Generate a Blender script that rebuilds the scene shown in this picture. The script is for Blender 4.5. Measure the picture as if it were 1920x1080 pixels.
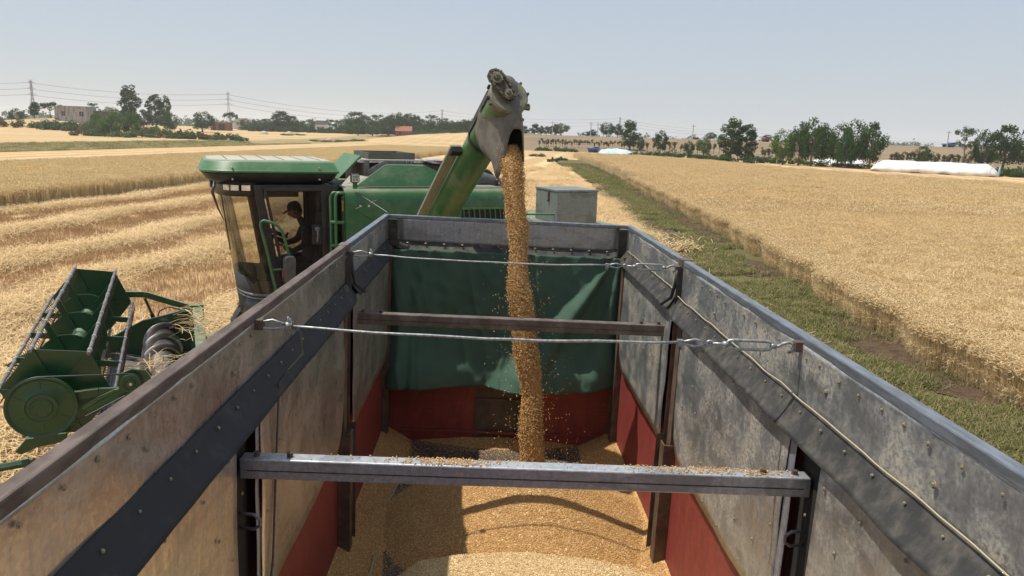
import bpy, bmesh, math, random
import numpy as np
from math import sin, cos, pi, radians, sqrt, atan2
from mathutils import Vector, Matrix, Quaternion, noise as mnoise

# ------------------------------------------------------------------ camera
scene = bpy.context.scene
for o in list(bpy.data.objects):
    bpy.data.objects.remove(o)
H = 4.25                       # eye height above the field
FPX = 1397.7                   # focal length in pixels of the 1920 px wide photo
YAW, PITCH, ROLL = .0381, .2039, .030
def cam_axes(yaw, pitch, roll):
    f = np.array([sin(yaw)*cos(pitch), cos(yaw)*cos(pitch), -sin(pitch)])
    r0 = np.array([cos(yaw), -sin(yaw), 0.0]); u0 = np.cross(r0, f)
    return r0*cos(roll)+u0*sin(roll), -r0*sin(roll)+u0*cos(roll), f
CR, CU, CF = cam_axes(YAW, PITCH, ROLL)
CW = np.array([0.0, 0.0, H])
cam_data = bpy.data.cameras.new('camera')
cam_data.sensor_width = 36.0
cam_data.lens = FPX/1920*36.0
cam_data.clip_start = .05
cam_data.clip_end = 9000
cam = bpy.data.objects.new('camera', cam_data)
scene.collection.objects.link(cam)
cam.matrix_world = Matrix(((CR[0], CU[0], -CF[0], 0), (CR[1], CU[1], -CF[1], 0), (CR[2], CU[2], -CF[2], H), (0, 0, 0, 1)))
scene.camera = cam

# ------------------------------------------------------------------ sky, sun, exposure
SUN_VEC = Vector((-.40, .05, 1.0)).normalized()       # towards the sun
world = bpy.data.worlds.new('World'); scene.world = world
world.use_nodes = True
wn = world.node_tree
bg = wn.nodes['Background']
sky = wn.nodes.new('ShaderNodeTexSky')
sky.sky_type = 'NISHITA'; sky.sun_disc = False
sky.sun_elevation = math.asin(SUN_VEC.z)
sky.sun_rotation = atan2(SUN_VEC.x, SUN_VEC.y)
sky.air_density = 1.2; sky.dust_density = .7; sky.ozone_density = .7
veil = wn.nodes.new('ShaderNodeMix'); veil.data_type = 'RGBA'      # even summer haze over the whole sky
veil.inputs[0].default_value = .82; veil.inputs[7].default_value = (2.60, 2.92, 3.44, 1)
wn.links.new(sky.outputs[0], veil.inputs[6]); wn.links.new(veil.outputs[2], bg.inputs[0])
bg.inputs[1].default_value = .125
sun_data = bpy.data.lights.new('sun', 'SUN')
sun_data.energy = 3.4; sun_data.angle = radians(.6); sun_data.color = (1.0, .94, .84)
sun = bpy.data.objects.new('sun', sun_data); scene.collection.objects.link(sun)
sun.rotation_euler = SUN_VEC.to_track_quat('Z', 'Y').to_euler()
sun.location = (0, 0, 80)
vs = scene.view_settings
vs.view_transform = 'Standard'; vs.look = 'None'; vs.exposure = 0.50; vs.gamma = 1.0
vs.use_curve_mapping = False
scene.render.engine = 'CYCLES'
cy = scene.cycles
cy.use_denoising = True
cy.max_bounces = 7; cy.diffuse_bounces = 3; cy.glossy_bounces = 3
cy.transmission_bounces = 4; cy.transparent_max_bounces = 12; cy.volume_bounces = 1
cy.sample_clamp_indirect = 8.0
cy.use_adaptive_sampling = True

# ------------------------------------------------------------------ pixels to places
def ray(x, y):
    return CF + CR*((x-960)/FPX) + CU*((540-y)/FPX)
def at_z(x, y, z=0.0):
    d = ray(x, y); return CW + d*((z-H)/d[2])
def at_Y(x, y, Y):
    d = ray(x, y); return CW + d*(Y/d[1])
def at_D(x, y, D):
    return CW + ray(x, y)*D

# ------------------------------------------------------------------ node materials
MATS = {}
def new_mat(name):
    m = bpy.data.materials.new(name); m.use_nodes = True
    nt = m.node_tree
    for n in list(nt.nodes): nt.nodes.remove(n)
    out = nt.nodes.new('ShaderNodeOutputMaterial')
    MATS[name] = m
    return m, nt, out
class G:
    def __init__(s, nt): s.nt = nt
    def n(s, typ, props=None, **ins):
        nd = s.nt.nodes.new('ShaderNode'+typ)
        for k, v in (props or {}).items(): setattr(nd, k, v)
        for k, v in ins.items():
            key = int(k[1:]) if k[0] == '_' else k.replace('__', ' ')
            s.set(nd.inputs[key], v)
        return nd
    def set(s, sock, v):
        if isinstance(v, bpy.types.NodeSocket): s.nt.links.new(v, sock)
        else:
            if isinstance(v, (tuple, list)) and len(v) == 3 and sock.type == 'RGBA': v = (*v, 1)
            sock.default_value = v
    def pos(s): return s.n('NewGeometry').outputs['Position']
    def obj(s): return s.n('TexCoord').outputs['Object']
    def mapping(s, vec, scale=(1, 1, 1), rot=(0, 0, 0), loc=(0, 0, 0)):
        return s.n('Mapping', Vector=vec, Scale=scale, Rotation=rot, Location=loc).outputs[0]
    def noise(s, vec, scale, detail=4.0, rough=.6, dist=0.0):
        return s.n('TexNoise', Vector=vec, Scale=scale, Detail=detail, Roughness=rough, Distortion=dist).outputs[0]
    def ramp(s, fac, lo, hi, a=0.0, b=1.0):
        return s.n('MapRange', {'clamp': True, 'interpolation_type': 'SMOOTHSTEP'}, Value=fac, _1=lo, _2=hi, _3=a, _4=b).outputs[0]
    def mix(s, fac, a, b, mode='MIX'):
        nd = s.n('Mix', {'data_type': 'RGBA', 'blend_type': mode})
        s.set(nd.inputs[0], fac); s.set(nd.inputs[6], a); s.set(nd.inputs[7], b)
        return nd.outputs[2]
    def math(s, op, a, b=0.0, c=0.0):
        nd = s.n('Math', {'operation': op}); s.set(nd.inputs[0], a); s.set(nd.inputs[1], b); s.set(nd.inputs[2], c)
        return nd.outputs[0]
    def bump(s, h, strength=.3, dist=.01):
        return s.n('Bump', Height=h, Strength=strength, Distance=dist).outputs[0]
    def bsdf(s, out, **k):
        b = s.n('BsdfPrincipled', **k); s.nt.links.new(b.outputs[0], out.inputs[0]); return b

def basic(name, c, c2=None, rough=.6, metal=0.0, scale=6.0, lo=.35, hi=.65, bump=0.0, bscale=None, rough2=None, world_space=False, dist=.01, spec=.5, stretch=(1, 1, 1)):
    m, nt, out = new_mat(name); g = G(nt)
    v = g.pos() if world_space else g.obj()
    v = g.mapping(v, scale=stretch)
    nz = g.noise(v, scale, 6.0, .65)
    f = g.ramp(nz, lo, hi)
    kw = {}
    col = g.mix(f, c, c2 if c2 else tuple(x*.8 for x in c))
    r = g.ramp(nz, lo, hi, rough, rough2 if rough2 is not None else rough)
    if bump:
        kw['Normal'] = g.bump(g.noise(v, bscale or scale*4, 5.0, .65), bump, dist)
    g.bsdf(out, Base__Color=col, Roughness=r, Metallic=metal, Specular__IOR__Level=spec, **kw)
    return m

def dusty_paint(name, c, dust=(.42, .38, .29), amount=.75, rough=.38, chips=(.10, .09, .07), scratch=.0):
    """machine paint: clear gloss where clean, straw dust settled on faces that look up"""
    m, nt, out = new_mat(name); g = G(nt)
    o = g.obj()
    n1 = g.noise(o, 3.0, 6, .7); n2 = g.noise(o, 22, 5, .7)
    nz = g.n('SeparateXYZ', Vector=g.n('NewGeometry').outputs['Normal']).outputs[2]
    up = g.ramp(nz, .45, .98)
    d = g.math('MULTIPLY', up, g.ramp(n1, .25, .6, .55, 1.0))
    d = g.math('MULTIPLY', d, amount)
    d = g.math('ADD', d, g.ramp(n1, .42, .8, 0.0, .40*amount))
    base = g.mix(g.ramp(n2, .3, .7), c, tuple(x*.78 for x in c))
    base = g.mix(g.ramp(g.noise(o, 60, 3, .6), .70, .78), base, chips)
    col = g.mix(d, base, dust)
    g.bsdf(out, Base__Color=col, Roughness=g.math('ADD', g.math('MULTIPLY', d, .5), rough), Normal=g.bump(n1, .06, .02))
    return m

def galvanised(name, tint=(.44, .46, .47), dusta=.6, metal=.75, rough=.36, dustc=(.40, .34, .24), streak=1.0, blot=.55):
    m, nt, out = new_mat(name); g = G(nt)
    o = g.obj()
    sp = g.n('TexVoronoi', Vector=o, Scale=70.0).outputs['Color']
    spv = g.n('SeparateXYZ', Vector=sp).outputs[0]
    st = g.noise(g.mapping(o, scale=(7, 7, .9)), 5.0, 6, .7)
    bl = g.noise(o, 3.2, 7, .72)
    fine = g.noise(o, 55, 5, .75)
    scr = g.noise(g.mapping(o, scale=(3, 60, 60), rot=(.6, .2, .3)), 2.0, 3, .6)
    base = g.mix(g.ramp(spv, 0, 1), tuple(x*.86 for x in tint), tuple(min(1, x*1.1) for x in tint))
    base = g.mix(g.ramp(st, .35, .7, 0, .5*streak), base, tuple(x*.55 for x in tint))
    base = g.mix(g.ramp(scr, .66, .72, 0, .35), base, (.75, .75, .74))
    base = g.mix(g.ramp(g.noise(g.mapping(o, scale=(1, .55, 2.2)), 2.6, 5, .6, .8), .54, .60, 0, blot), base, tuple(x*.42 for x in tint))
    dm = g.math('MULTIPLY', g.ramp(bl, .38, .66), g.ramp(fine, .38, .60, .2, 1))
    dm = g.math('MULTIPLY', dm, dusta)
    col = g.mix(dm, base, dustc)
    r = g.math('ADD', g.math('ADD', rough, g.ramp(st, .3, .7, -.06, .10)), g.math('MULTIPLY', dm, .4))
    g.bsdf(out, Base__Color=col, Roughness=r, Metallic=g.math('MULTIPLY', g.math('SUBTRACT', 1.0, dm), metal),
           Normal=g.bump(g.noise(o, 2.5, 3, .5), .22, .05))
    return m

def foliage(name, c, c2, trans=.25):
    m, nt, out = new_mat(name); g = G(nt)
    r = g.n('ObjectInfo').outputs['Random']
    nz = g.noise(g.obj(), .9, 3, .6)
    col = g.mix(g.ramp(nz, .3, .7), c, c2)
    col = g.mix(g.math('MULTIPLY', r, .45), col, (c[0]*.62, c[1]*.68, c[2]*.75))
    d = g.n('BsdfDiffuse', Color=col); t = g.n('BsdfTranslucent', Color=g.mix(.5, col, (.12, .2, .02)))
    mx = g.n('MixShader', _0=trans, _1=d.outputs[0], _2=t.outputs[0])
    nt.links.new(mx.outputs[0], out.inputs[0])
    return m

def straw_mat(name, c, c2, c3, trans=.12, big=.08):
    """dry stalks: a tone for each clump, wide drifts over the field"""
    m, nt, out = new_mat(name); g = G(nt)
    oi = g.n('ObjectInfo')
    r = oi.outputs['Random']; loc = oi.outputs['Location']
    drift = g.noise(loc, big, 4, .6)
    col = g.mix(r, c, c2)
    col = g.mix(g.ramp(drift, .35, .7), col, c3)
    nz = g.noise(g.obj(), 14, 2, .5)
    col = g.mix(g.ramp(nz, .3, .75, 0, .3), col, tuple(x*.6 for x in c))
    d = g.n('BsdfDiffuse', Color=col); t = g.n('BsdfTranslucent', Color=col)
    mx = g.n('MixShader', _0=trans, _1=d.outputs[0], _2=t.outputs[0])
    nt.links.new(mx.outputs[0], out.inputs[0])
    return m

dusty_paint('green_paint', (.016, .100, .027), amount=.42)
dusty_paint('green_light', (.030, .15, .045), amount=.24, dust=(.50, .50, .40))
dusty_paint('reel_green', (.006, .058, .020), amount=.10, rough=.30)
dusty_paint('auger_green', (.028, .15, .036), amount=.80, dust=(.46, .43, .32), rough=.33)
dusty_paint('roof_dusty', (.26, .29, .23), amount=.85, dust=(.45, .42, .35), rough=.5)
straw_mat('grain_pale', (.80, .58, .30), (.70, .46, .20), (.76, .54, .27), trans=.05, big=3)
basic('black_plastic', (.012, .013, .015), (.03, .03, .03), rough=.42, scale=4)
basic('dark_metal', (.035, .033, .032), (.09, .08, .065), rough=.5, metal=.5, scale=9)
basic('interior_dark', (.02, .02, .021), (.035, .034, .033), rough=.8, scale=3)
basic('rubber_boot', (.085, .078, .068), (.17, .155, .13), rough=.62, scale=5, bump=.15, bscale=9, dist=.02)
basic('boot_inside', (.012, .011, .010), (.02, .02, .02), rough=.9)
basic('rubber_flap_shaded', (.036, .037, .039), (.11, .10, .085), rough=.72, spec=.25, scale=5.5, lo=.50, hi=.85, bump=.25, bscale=30, dist=.004, rough2=.7)  # darker copy of rubber_flap: shade on the left flap put into the colour
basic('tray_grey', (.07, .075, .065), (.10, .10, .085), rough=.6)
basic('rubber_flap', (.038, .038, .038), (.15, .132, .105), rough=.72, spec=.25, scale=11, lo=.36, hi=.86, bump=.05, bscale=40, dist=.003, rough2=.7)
basic('chain_steel', (.07, .058, .045), (.15, .12, .085), rough=.65, metal=.5, scale=30)
basic('greasy_green', (.11, .12, .08), (.20, .18, .12), rough=.6, scale=14)
basic('auger_steel', (.24, .205, .195), (.40, .36, .34), rough=.28, metal=.85, scale=3, rough2=.4)
basic('bar_grey', (.22, .21, .20), (.12, .11, .10), rough=.55, scale=12, metal=.2)
galvanised('galv', tint=(.43, .445, .45), dusta=.9, streak=1.1, dustc=(.46, .40, .29), blot=.45)
galvanised('galv_left_reflect', tint=(.54, .50, .44), dusta=.38, metal=.82, rough=.30, dustc=(.50, .40, .27), streak=.45, blot=.28)  # warm tint puts the bronze reflection of the sunlit field into the colour
galvanised('galv_bright', tint=(.60, .62, .64), dusta=.22, metal=.7, rough=.38)
galvanised('galv_strip', tint=(.34, .35, .42), dusta=.35, metal=.6, rough=.42)
galvanised('tool_box_grey', tint=(.20, .235, .225), dusta=.35, metal=.25, rough=.45, dustc=(.30, .29, .24), streak=.6)
basic('rail_blue', (.27, .30, .34), (.17, .185, .20), rough=.40, metal=.55, scale=5, stretch=(6, 1, 6))
basic('rail_brown', (.165, .125, .105), (.085, .062, .052), rough=.6, metal=.25, scale=6, rough2=.7, stretch=(4, 1, 4))
basic('rust_steel', (.085, .050, .034), (.15, .105, .075), rough=.7, metal=.2, scale=7, bump=.15, bscale=50, dist=.003)
basic('beam_brown', (.20, .165, .14), (.11, .085, .07), rough=.55, metal=.35, scale=8)
basic('bolt_zinc', (.45, .40, .28), (.25, .20, .13), rough=.5, metal=.6, scale=40)
basic('cable_steel', (.45, .46, .45), (.25, .26, .26), rough=.45, metal=.7, scale=60)
basic('cord_cream', (.42, .36, .24), (.42, .36, .22), rough=.8, scale=20)
basic('cord_dark', (.07, .068, .065), (.12, .11, .10), rough=.8, scale=20)
basic('black_gap', (.012, .010, .009), (.02, .016, .013), rough=.95)
basic('hatch_steel', (.075, .060, .045), (.13, .105, .075), rough=.75, scale=5)
basic('yellow_label', (.75, .52, .03), (.65, .43, .02), rough=.5)
basic('red_plastic', (.45, .03, .025), (.35, .02, .02), rough=.5)
basic('lens_glass', (.75, .77, .78), (.5, .52, .55), rough=.12, metal=.6)
basic('mirror_shell', (.06, .062, .065), (.10, .10, .10), rough=.5)
basic('tyre', (.025, .025, .026), (.06, .055, .045), rough=.85, scale=5)
basic('skin_face', (.30, .165, .11), (.25, .13, .085), rough=.55)
basic('cloth_navy', (.030, .037, .052), (.045, .052, .068), rough=.9, scale=14)
basic('cloth_dark', (.03, .03, .034), (.045, .043, .042), rough=.9, scale=14)
basic('hair_black', (.012, .011, .01), (.02, .018, .016), rough=.7)
basic('concrete_old', (.40, .39, .37), (.20, .19, .18), rough=.9, scale=.9, stretch=(2, 2, .35), lo=.4, hi=.62)
basic('concrete_pale', (.48, .47, .45), (.36, .35, .33), rough=.9, scale=.7)
basic('brick_red', (.26, .085, .055), (.18, .07, .05), rough=.9, scale=1.4)
basic('roof_tile', (.33, .12, .075), (.24, .09, .06), rough=.9, scale=2)
basic('wall_white', (.66, .65, .62), (.52, .51, .48), rough=.9, scale=.8)
basic('window_dark', (.015, .016, .018), (.03, .03, .03), rough=.25)
basic('plastic_white', (.80, .80, .78), (.68, .67, .64), rough=.5, scale=.5)
basic('plastic_blue', (.42, .60, .68), (.58, .70, .74), rough=.45, scale=.6)
basic('vehicle_blue', (.05, .13, .35), (.06, .15, .4), rough=.4)
basic('vehicle_red', (.5, .05, .03), (.4, .04, .03), rough=.4)
basic('pylon_steel', (.30, .32, .34), (.24, .25, .27), rough=.6, metal=.2)
basic('wire_grey', (.16, .17, .18), (.14, .15, .16), rough=.6)
basic('bark', (.16, .13, .10), (.09, .075, .06), rough=.9, scale=5)
foliage('leaf_dark', (.022, .055, .018), (.036, .078, .025))
foliage('leaf_mid', (.038, .085, .023), (.058, .118, .033))
foliage('leaf_light', (.085, .155, .040), (.12, .20, .055))
foliage('leaf_grey', (.075, .12, .06), (.10, .15, .075))
foliage('leaf_red', (.060, .048, .028), (.085, .065, .035))
foliage('leaf_brown', (.16, .105, .05), (.12, .11, .05))
foliage('grass_green', (.135, .150, .052), (.20, .205, .085), trans=.3)
foliage('bank_dry', (.56, .46, .26), (.44, .39, .20), trans=.3)
foliage('grass_dry', (.38, .30, .15), (.28, .25, .12), trans=.2)
straw_mat('wheat_ripe', (.82, .655, .385), (.91, .77, .51), (.84, .68, .415), trans=.40)
straw_mat('wheat_green', (.86, .70, .42), (.93, .80, .52), (.87, .73, .45), trans=.40)
straw_mat('straw_pale', (.76, .58, .33), (.62, .43, .21), (.80, .62, .36))
straw_mat('stubble_brown', (.50, .33, .175), (.62, .43, .24), (.47, .31, .16))
straw_mat('husk_pale', (.92, .77, .50), (.82, .64, .35), (.90, .74, .46), big=2)
straw_mat('grain_gold', (.52, .285, .100), (.68, .42, .17), (.48, .26, .09), trans=.05, big=3)
def red_paint():
    m, nt, out = new_mat('red_paint'); g = G(nt); o = g.obj()
    st = g.noise(g.mapping(o, scale=(3, 3, 1), rot=(.5, 0, 0)), 4, 6, .7)
    sc = g.noise(g.mapping(o, scale=(2, 9, 40), rot=(.75, 0, 0)), 1.6, 4, .7)
    col = g.mix(g.ramp(st, .3, .7), (.27, .044, .036), (.18, .028, .025))
    col = g.mix(g.ramp(sc, .55, .75, 0, .40), col, (.36, .16, .12))
    col = g.mix(g.ramp(g.noise(o, 9, 6, .75), .56, .7, 0, .45), col, (.17, .10, .065))
    g.bsdf(out, Base__Color=col, Roughness=.55, Normal=g.bump(st, .1, .01))
red_paint()
def floor_steel():
    m, nt, out = new_mat('floor_steel'); g = G(nt); o = g.obj()
    n1 = g.noise(o, 4, 6, .7)
    col = g.mix(g.ramp(n1, .35, .65), (.060, .056, .055), (.12, .105, .09))
    sp = g.n('TexVoronoi', Vector=o, Scale=55.0).outputs[0]
    col = g.mix(g.math('MULTIPLY', g.ramp(sp, .16, .10), g.ramp(g.noise(o, 6, 3), .45, .6)), col, (.45, .36, .22))
    g.bsdf(out, Base__Color=col, Roughness=.55, Metallic=.3)
floor_steel()
def tarp_cloth():
    m, nt, out = new_mat('tarp_green'); g = G(nt); o = g.obj()
    n1 = g.noise(o, 2.2, 5, .65)
    col = g.mix(g.ramp(n1, .3, .7), (.046, .100, .068), (.060, .122, .086))
    col = g.mix(g.ramp(g.noise(o, 7, 5, .7), .58, .75, 0, .35), col, (.13, .15, .10))
    wv = g.n('TexWave', Vector=g.mapping(o, scale=(260, 260, 260)), Scale=1.0).outputs[1]
    b = g.bsdf(out, Base__Color=col, Roughness=.85, Normal=g.bump(g.noise(o, 9, 5, .6), .25, .02))
tarp_cloth()
def cab_glass(name, tint, refl=.5):
    m, nt, out = new_mat(name); g = G(nt)
    tr = g.n('BsdfTransparent', Color=tint); gl = g.n('BsdfGlossy', Color=(.9, .9, .88), Roughness=.03)
    du = g.n('BsdfDiffuse', Color=(.45, .40, .28))
    fr = g.n('Fresnel', IOR=1.5).outputs[0]
    dust = g.math('MULTIPLY', g.ramp(g.noise(g.obj(), 3, 5, .7), .3, .8, .02, .14), refl*1.6)
    a = g.n('MixShader', _0=g.math('MULTIPLY', fr, refl*2), _1=tr.outputs[0], _2=gl.outputs[0])
    b = g.n('MixShader', _0=dust, _1=a.outputs[0], _2=du.outputs[0])
    nt.links.new(b.outputs[0], out.inputs[0])
cab_glass('glass_front', (.84, .83, .77), .40)
cab_glass('glass_door', (.52, .53, .52), .22)
def grain_surface(name, chaff):
    m, nt, out = new_mat(name); g = G(nt); o = g.obj()
    v = g.n('TexVoronoi', Vector=o, Scale=110.0)
    cell = g.n('SeparateXYZ', Vector=v.outputs['Color']).outputs[0]
    col = g.mix(cell, (.34, .18, .058), (.62, .37, .14))
    col = g.mix(g.ramp(g.noise(o, 5, 4), .35, .65, 0, .4), col, (.40, .22, .07))
    col = g.mix(g.math('GREATER_THAN', cell, .96), col, (.82, .64, .36))
    if chaff:      # husks lie thick on the older grain towards the truck's cab
        xyz = g.n('SeparateXYZ', Vector=o); X, Y = xyz.outputs[0], xyz.outputs[1]
        q = g.math('SUBTRACT', X, .12); lim = g.math('SUBTRACT', .50, g.math('MULTIPLY', g.math('MULTIPLY', q, q), .16))
        edge = g.math('SUBTRACT', g.math('ADD', lim, g.math('MULTIPLY', g.math('SUBTRACT', g.noise(o, 30, 3), .5), .06)), Y)
        husk = g.mix(cell, (.72, .54, .28), (.92, .78, .50))
        col = g.mix(g.ramp(edge, -.02, .02, 0, .95), col, husk)
    g.bsdf(out, Base__Color=col, Roughness=.6, Normal=g.bump(g.math('SUBTRACT', 1.0, v.outputs[0]), .9, .006))
grain_surface('grain_bed', True); grain_surface('grain_fall', False)

# ------------------------------------------------------------------ mesh helpers
COL = scene.collection
rng = random.Random(7)
nrng = np.random.default_rng(11)
class MB:
    def __init__(s): s.v = []; s.f = []; s.m = []; s.cur = 0
    def add(s, vs, fs):
        b = len(s.v); s.v.extend([tuple(p) for p in vs]); s.f.extend([tuple(b+i for i in f) for f in fs]); s.m.extend([s.cur]*len(fs)); return s
    def box(s, c, size, rot=None):
        hx, hy, hz = [q/2 for q in size]
        pts = [Vector((x, y, z)) for x in (-hx, hx) for y in (-hy, hy) for z in (-hz, hz)]
        if rot is not None: pts = [rot @ p for p in pts]
        pts = [p+Vector(c) for p in pts]
        return s.add(pts, [(0, 1, 3, 2), (4, 6, 7, 5), (0, 4, 5, 1), (2, 3, 7, 6), (0, 2, 6, 4), (1, 5, 7, 3)])
    def bb(s, lo, hi):
        return s.box([(a+b)/2 for a, b in zip(lo, hi)], [abs(b-a) for a, b in zip(lo, hi)])
    def bar(s, a, b, w, h, up=(0, 0, 1)):
        a, b = Vector(a), Vector(b); d = (b-a).normalized(); u = Vector(up)
        sd = d.cross(u)
        if sd.length < 1e-4: sd = d.cross(Vector((1, 0, 0)))
        sd.normalize(); u = sd.cross(d)
        p = [a+sd*(i*w/2)+u*(j*h/2) for i, j in ((-1, -1), (1, -1), (1, 1), (-1, 1))] + [b+sd*(i*w/2)+u*(j*h/2) for i, j in ((-1, -1), (1, -1), (1, 1), (-1, 1))]
        return s.add(p, [(3, 2, 1, 0), (4, 5, 6, 7), (0, 1, 5, 4), (1, 2, 6, 5), (2, 3, 7, 6), (3, 0, 4, 7)])
    def tube(s, path, r, n=8, caps=True, closed=False):
        path = [Vector(p) for p in path]; k = len(path)
        rs = r if isinstance(r, (list, tuple)) else [r]*k
        t0 = (path[1]-path[0]).normalized()
        nrm = t0.orthogonal().normalized(); rings = []
        for i in range(k):
            if closed: t = (path[(i+1) % k]-path[i-1]).normalized()
            elif i == 0: t = t0
            elif i == k-1: t = (path[-1]-path[-2]).normalized()
            else:
                t = (path[i+1]-path[i-1])
                t = t.normalized() if t.length > 1e-9 else t0
            nrm = (nrm - t*nrm.dot(t))
            nrm = nrm.normalized() if nrm.length > 1e-6 else t.orthogonal().normalized()
            bn = t.cross(nrm)
            rings.append([path[i]+nrm*(rs[i]*cos(2*pi*j/n))+bn*(rs[i]*sin(2*pi*j/n)) for j in range(n)])
        vs = [p for ring in rings for p in ring]; fs = []
        for i in range(k if closed else k-1):
            a, b = i*n, ((i+1) % k)*n
            for j in range(n): fs.append((a+j, a+(j+1) % n, b+(j+1) % n, b+j))
        if caps and not closed: fs.append(tuple(range(n-1, -1, -1))); fs.append(tuple(range((k-1)*n, k*n)))
        return s.add(vs, fs)
    def cyl(s, a, b, r, n=16, r2=None):
        return s.tube([a, b], [r, r if r2 is None else r2], n)
    def loft(s, rings, cap0=True, cap1=True, closed=True):
        n = len(rings[0]); vs = [p for r in rings for p in r]; fs = []
        for i in range(len(rings)-1):
            for j in range(n if closed else n-1):
                fs.append((i*n+j, i*n+(j+1) % n, (i+1)*n+(j+1) % n, (i+1)*n+j))
        if cap0: fs.append(tuple(range(n-1, -1, -1)))
        if cap1: fs.append(tuple(range((len(rings)-1)*n, len(rings)*n)))
        return s.add(vs, fs)
    def plate(s, poly, off):
        """polygon given as 3D points, thickened along the vector off"""
        o = Vector(off); a = [Vector(p) for p in poly]
        return s.loft([a, [p+o for p in a]])
    def grid(s, fn, nu, nv):
        vs = [fn(i/nu, j/nv) for i in range(nu+1) for j in range(nv+1)]
        fs = [(i*(nv+1)+j, (i+1)*(nv+1)+j, (i+1)*(nv+1)+j+1, i*(nv+1)+j+1) for i in range(nu) for j in range(nv)]
        return s.add(vs, fs)
    def lathe(s, prof, c, axis, n=24):
        ax = Vector(axis).normalized(); e1 = ax.orthogonal().normalized(); e2 = ax.cross(e1); c = Vector(c)
        rings = [[c+ax*h+(e1*cos(2*pi*j/n)+e2*sin(2*pi*j/n))*r for j in range(n)] for r, h in prof]
        return s.loft(rings)
    def mesh(s, name, mats, smooth=False):
        me = bpy.data.meshes.new(name); me.from_pydata(s.v, [], s.f)
        mats = mats if isinstance(mats, (list, tuple)) else [mats]
        for m in mats: me.materials.append(MATS[m])
        if len(mats) > 1: me.polygons.foreach_set('material_index', s.m)
        if smooth: me.polygons.foreach_set('use_smooth', [True]*len(s.f))
        me.update(); return me
def link(name, me, parent=None, loc=None):
    o = bpy.data.objects.new(name, me); COL.objects.link(o)
    if parent is not None: o.parent = parent
    if loc is not None: o.location = loc
    return o
def ob(name, mb, mat, parent=None, smooth=False, bevel=0.0, solid=0.0, auto=False, label=None, subd=0):
    bm_needed = True
    me = mb.mesh(name, mat, smooth or auto)
    bm = bmesh.new(); bm.from_mesh(me); bmesh.ops.recalc_face_normals(bm, faces=bm.faces)
    bm.to_mesh(me); bm.free()
    if auto: me.set_sharp_from_angle(angle=radians(35))
    o = link(name, me, parent)
    if solid:
        md = o.modifiers.new('thickness', 'SOLIDIFY'); md.thickness = solid; md.offset = 0
    if bevel:
        md = o.modifiers.new('edge', 'BEVEL'); md.width = bevel; md.segments = 2; md.limit_method = 'ANGLE'; md.angle_limit = radians(35)
    if subd:
        md = o.modifiers.new('sub', 'SUBSURF'); md.levels = subd; md.render_levels = subd
    if label: o['label'] = label
    return o
def tag(o, label, cat, group=None, kind=None):
    if label: o['label'] = label
    if cat: o['category'] = cat
    if group: o['group'] = group
    if kind: o['kind'] = kind
    return o
def thing(name, label, cat, loc=(0, 0, 0), rotz=0.0, group=None, matrix=None):
    o = bpy.data.objects.new(name, None); COL.objects.link(o); o.empty_display_size = .3
    if matrix is not None: o.matrix_world = matrix
    else: o.location = loc; o.rotation_euler = (0, 0, rotz)
    return tag(o, label, cat, group)
def sm(a, b, x):
    t = np.clip((x-a)/(b-a), 0, 1); return t*t*(3-2*t)

# scattered instances: one point per instance with its own turn and size
PROTO = bpy.data.collections.new('scatter_sources')
def proto_coll(name, meshes):
    c = bpy.data.collections.new(name)
    for i, me in enumerate(meshes):
        c.objects.link(bpy.data.objects.new(f'{name}_{i:02d}', me))
    return c
def scatter(name, pts, rots, scl, coll, nproto, parent=None, kind='stuff'):
    pts = np.asarray(pts, np.float32); n = len(pts)
    me = bpy.data.meshes.new(name); me.vertices.add(n); me.vertices.foreach_set('co', pts.ravel())
    a = me.attributes.new('turn', 'FLOAT_VECTOR', 'POINT'); a.data.foreach_set('vector', np.asarray(rots, np.float32).ravel())
    a = me.attributes.new('size', 'FLOAT_VECTOR', 'POINT')
    sc = np.asarray(scl, np.float32)
    if sc.ndim == 1: sc = np.repeat(sc[:, None], 3, 1)
    a.data.foreach_set('vector', sc.ravel())
    a = me.attributes.new('pick', 'INT', 'POINT'); a.data.foreach_set('value', nrng.integers(0, nproto, n).astype(np.int32))
    o = link(name, me, parent)
    ng = bpy.data.node_groups.new(name+'_nodes', 'GeometryNodeTree')
    ng.interface.new_socket('Geometry', in_out='INPUT', socket_type='NodeSocketGeometry')
    ng.interface.new_socket('Geometry', in_out='OUTPUT', socket_type='NodeSocketGeometry')
    N = ng.nodes; L = ng.links
    gi = N.new('NodeGroupInput'); go = N.new('NodeGroupOutput')
    ci = N.new('GeometryNodeCollectionInfo'); ci.inputs[0].default_value = coll; ci.inputs[1].default_value = True; ci.inputs[2].default_value = True
    ip = N.new('GeometryNodeInstanceOnPoints')
    ip.inputs['Pick Instance'].default_value = True
    def attr(nm, t):
        q = N.new('GeometryNodeInputNamedAttribute'); q.data_type = t; q.inputs[0].default_value = nm; return q.outputs[0]
    L.new(gi.outputs[0], ip.inputs['Points']); L.new(ci.outputs[0], ip.inputs['Instance'])
    L.new(attr('pick', 'INT'), ip.inputs['Instance Index'])
    e2r = N.new('FunctionNodeEulerToRotation'); L.new(attr('turn', 'FLOAT_VECTOR'), e2r.inputs[0]); L.new(e2r.outputs[0], ip.inputs['Rotation'])
    L.new(attr('size', 'FLOAT_VECTOR'), ip.inputs['Scale'])
    L.new(ip.outputs[0], go.inputs[0])
    md = o.modifiers.new('scatter', 'NODES'); md.node_group = ng
    o['kind'] = kind
    return o

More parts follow.
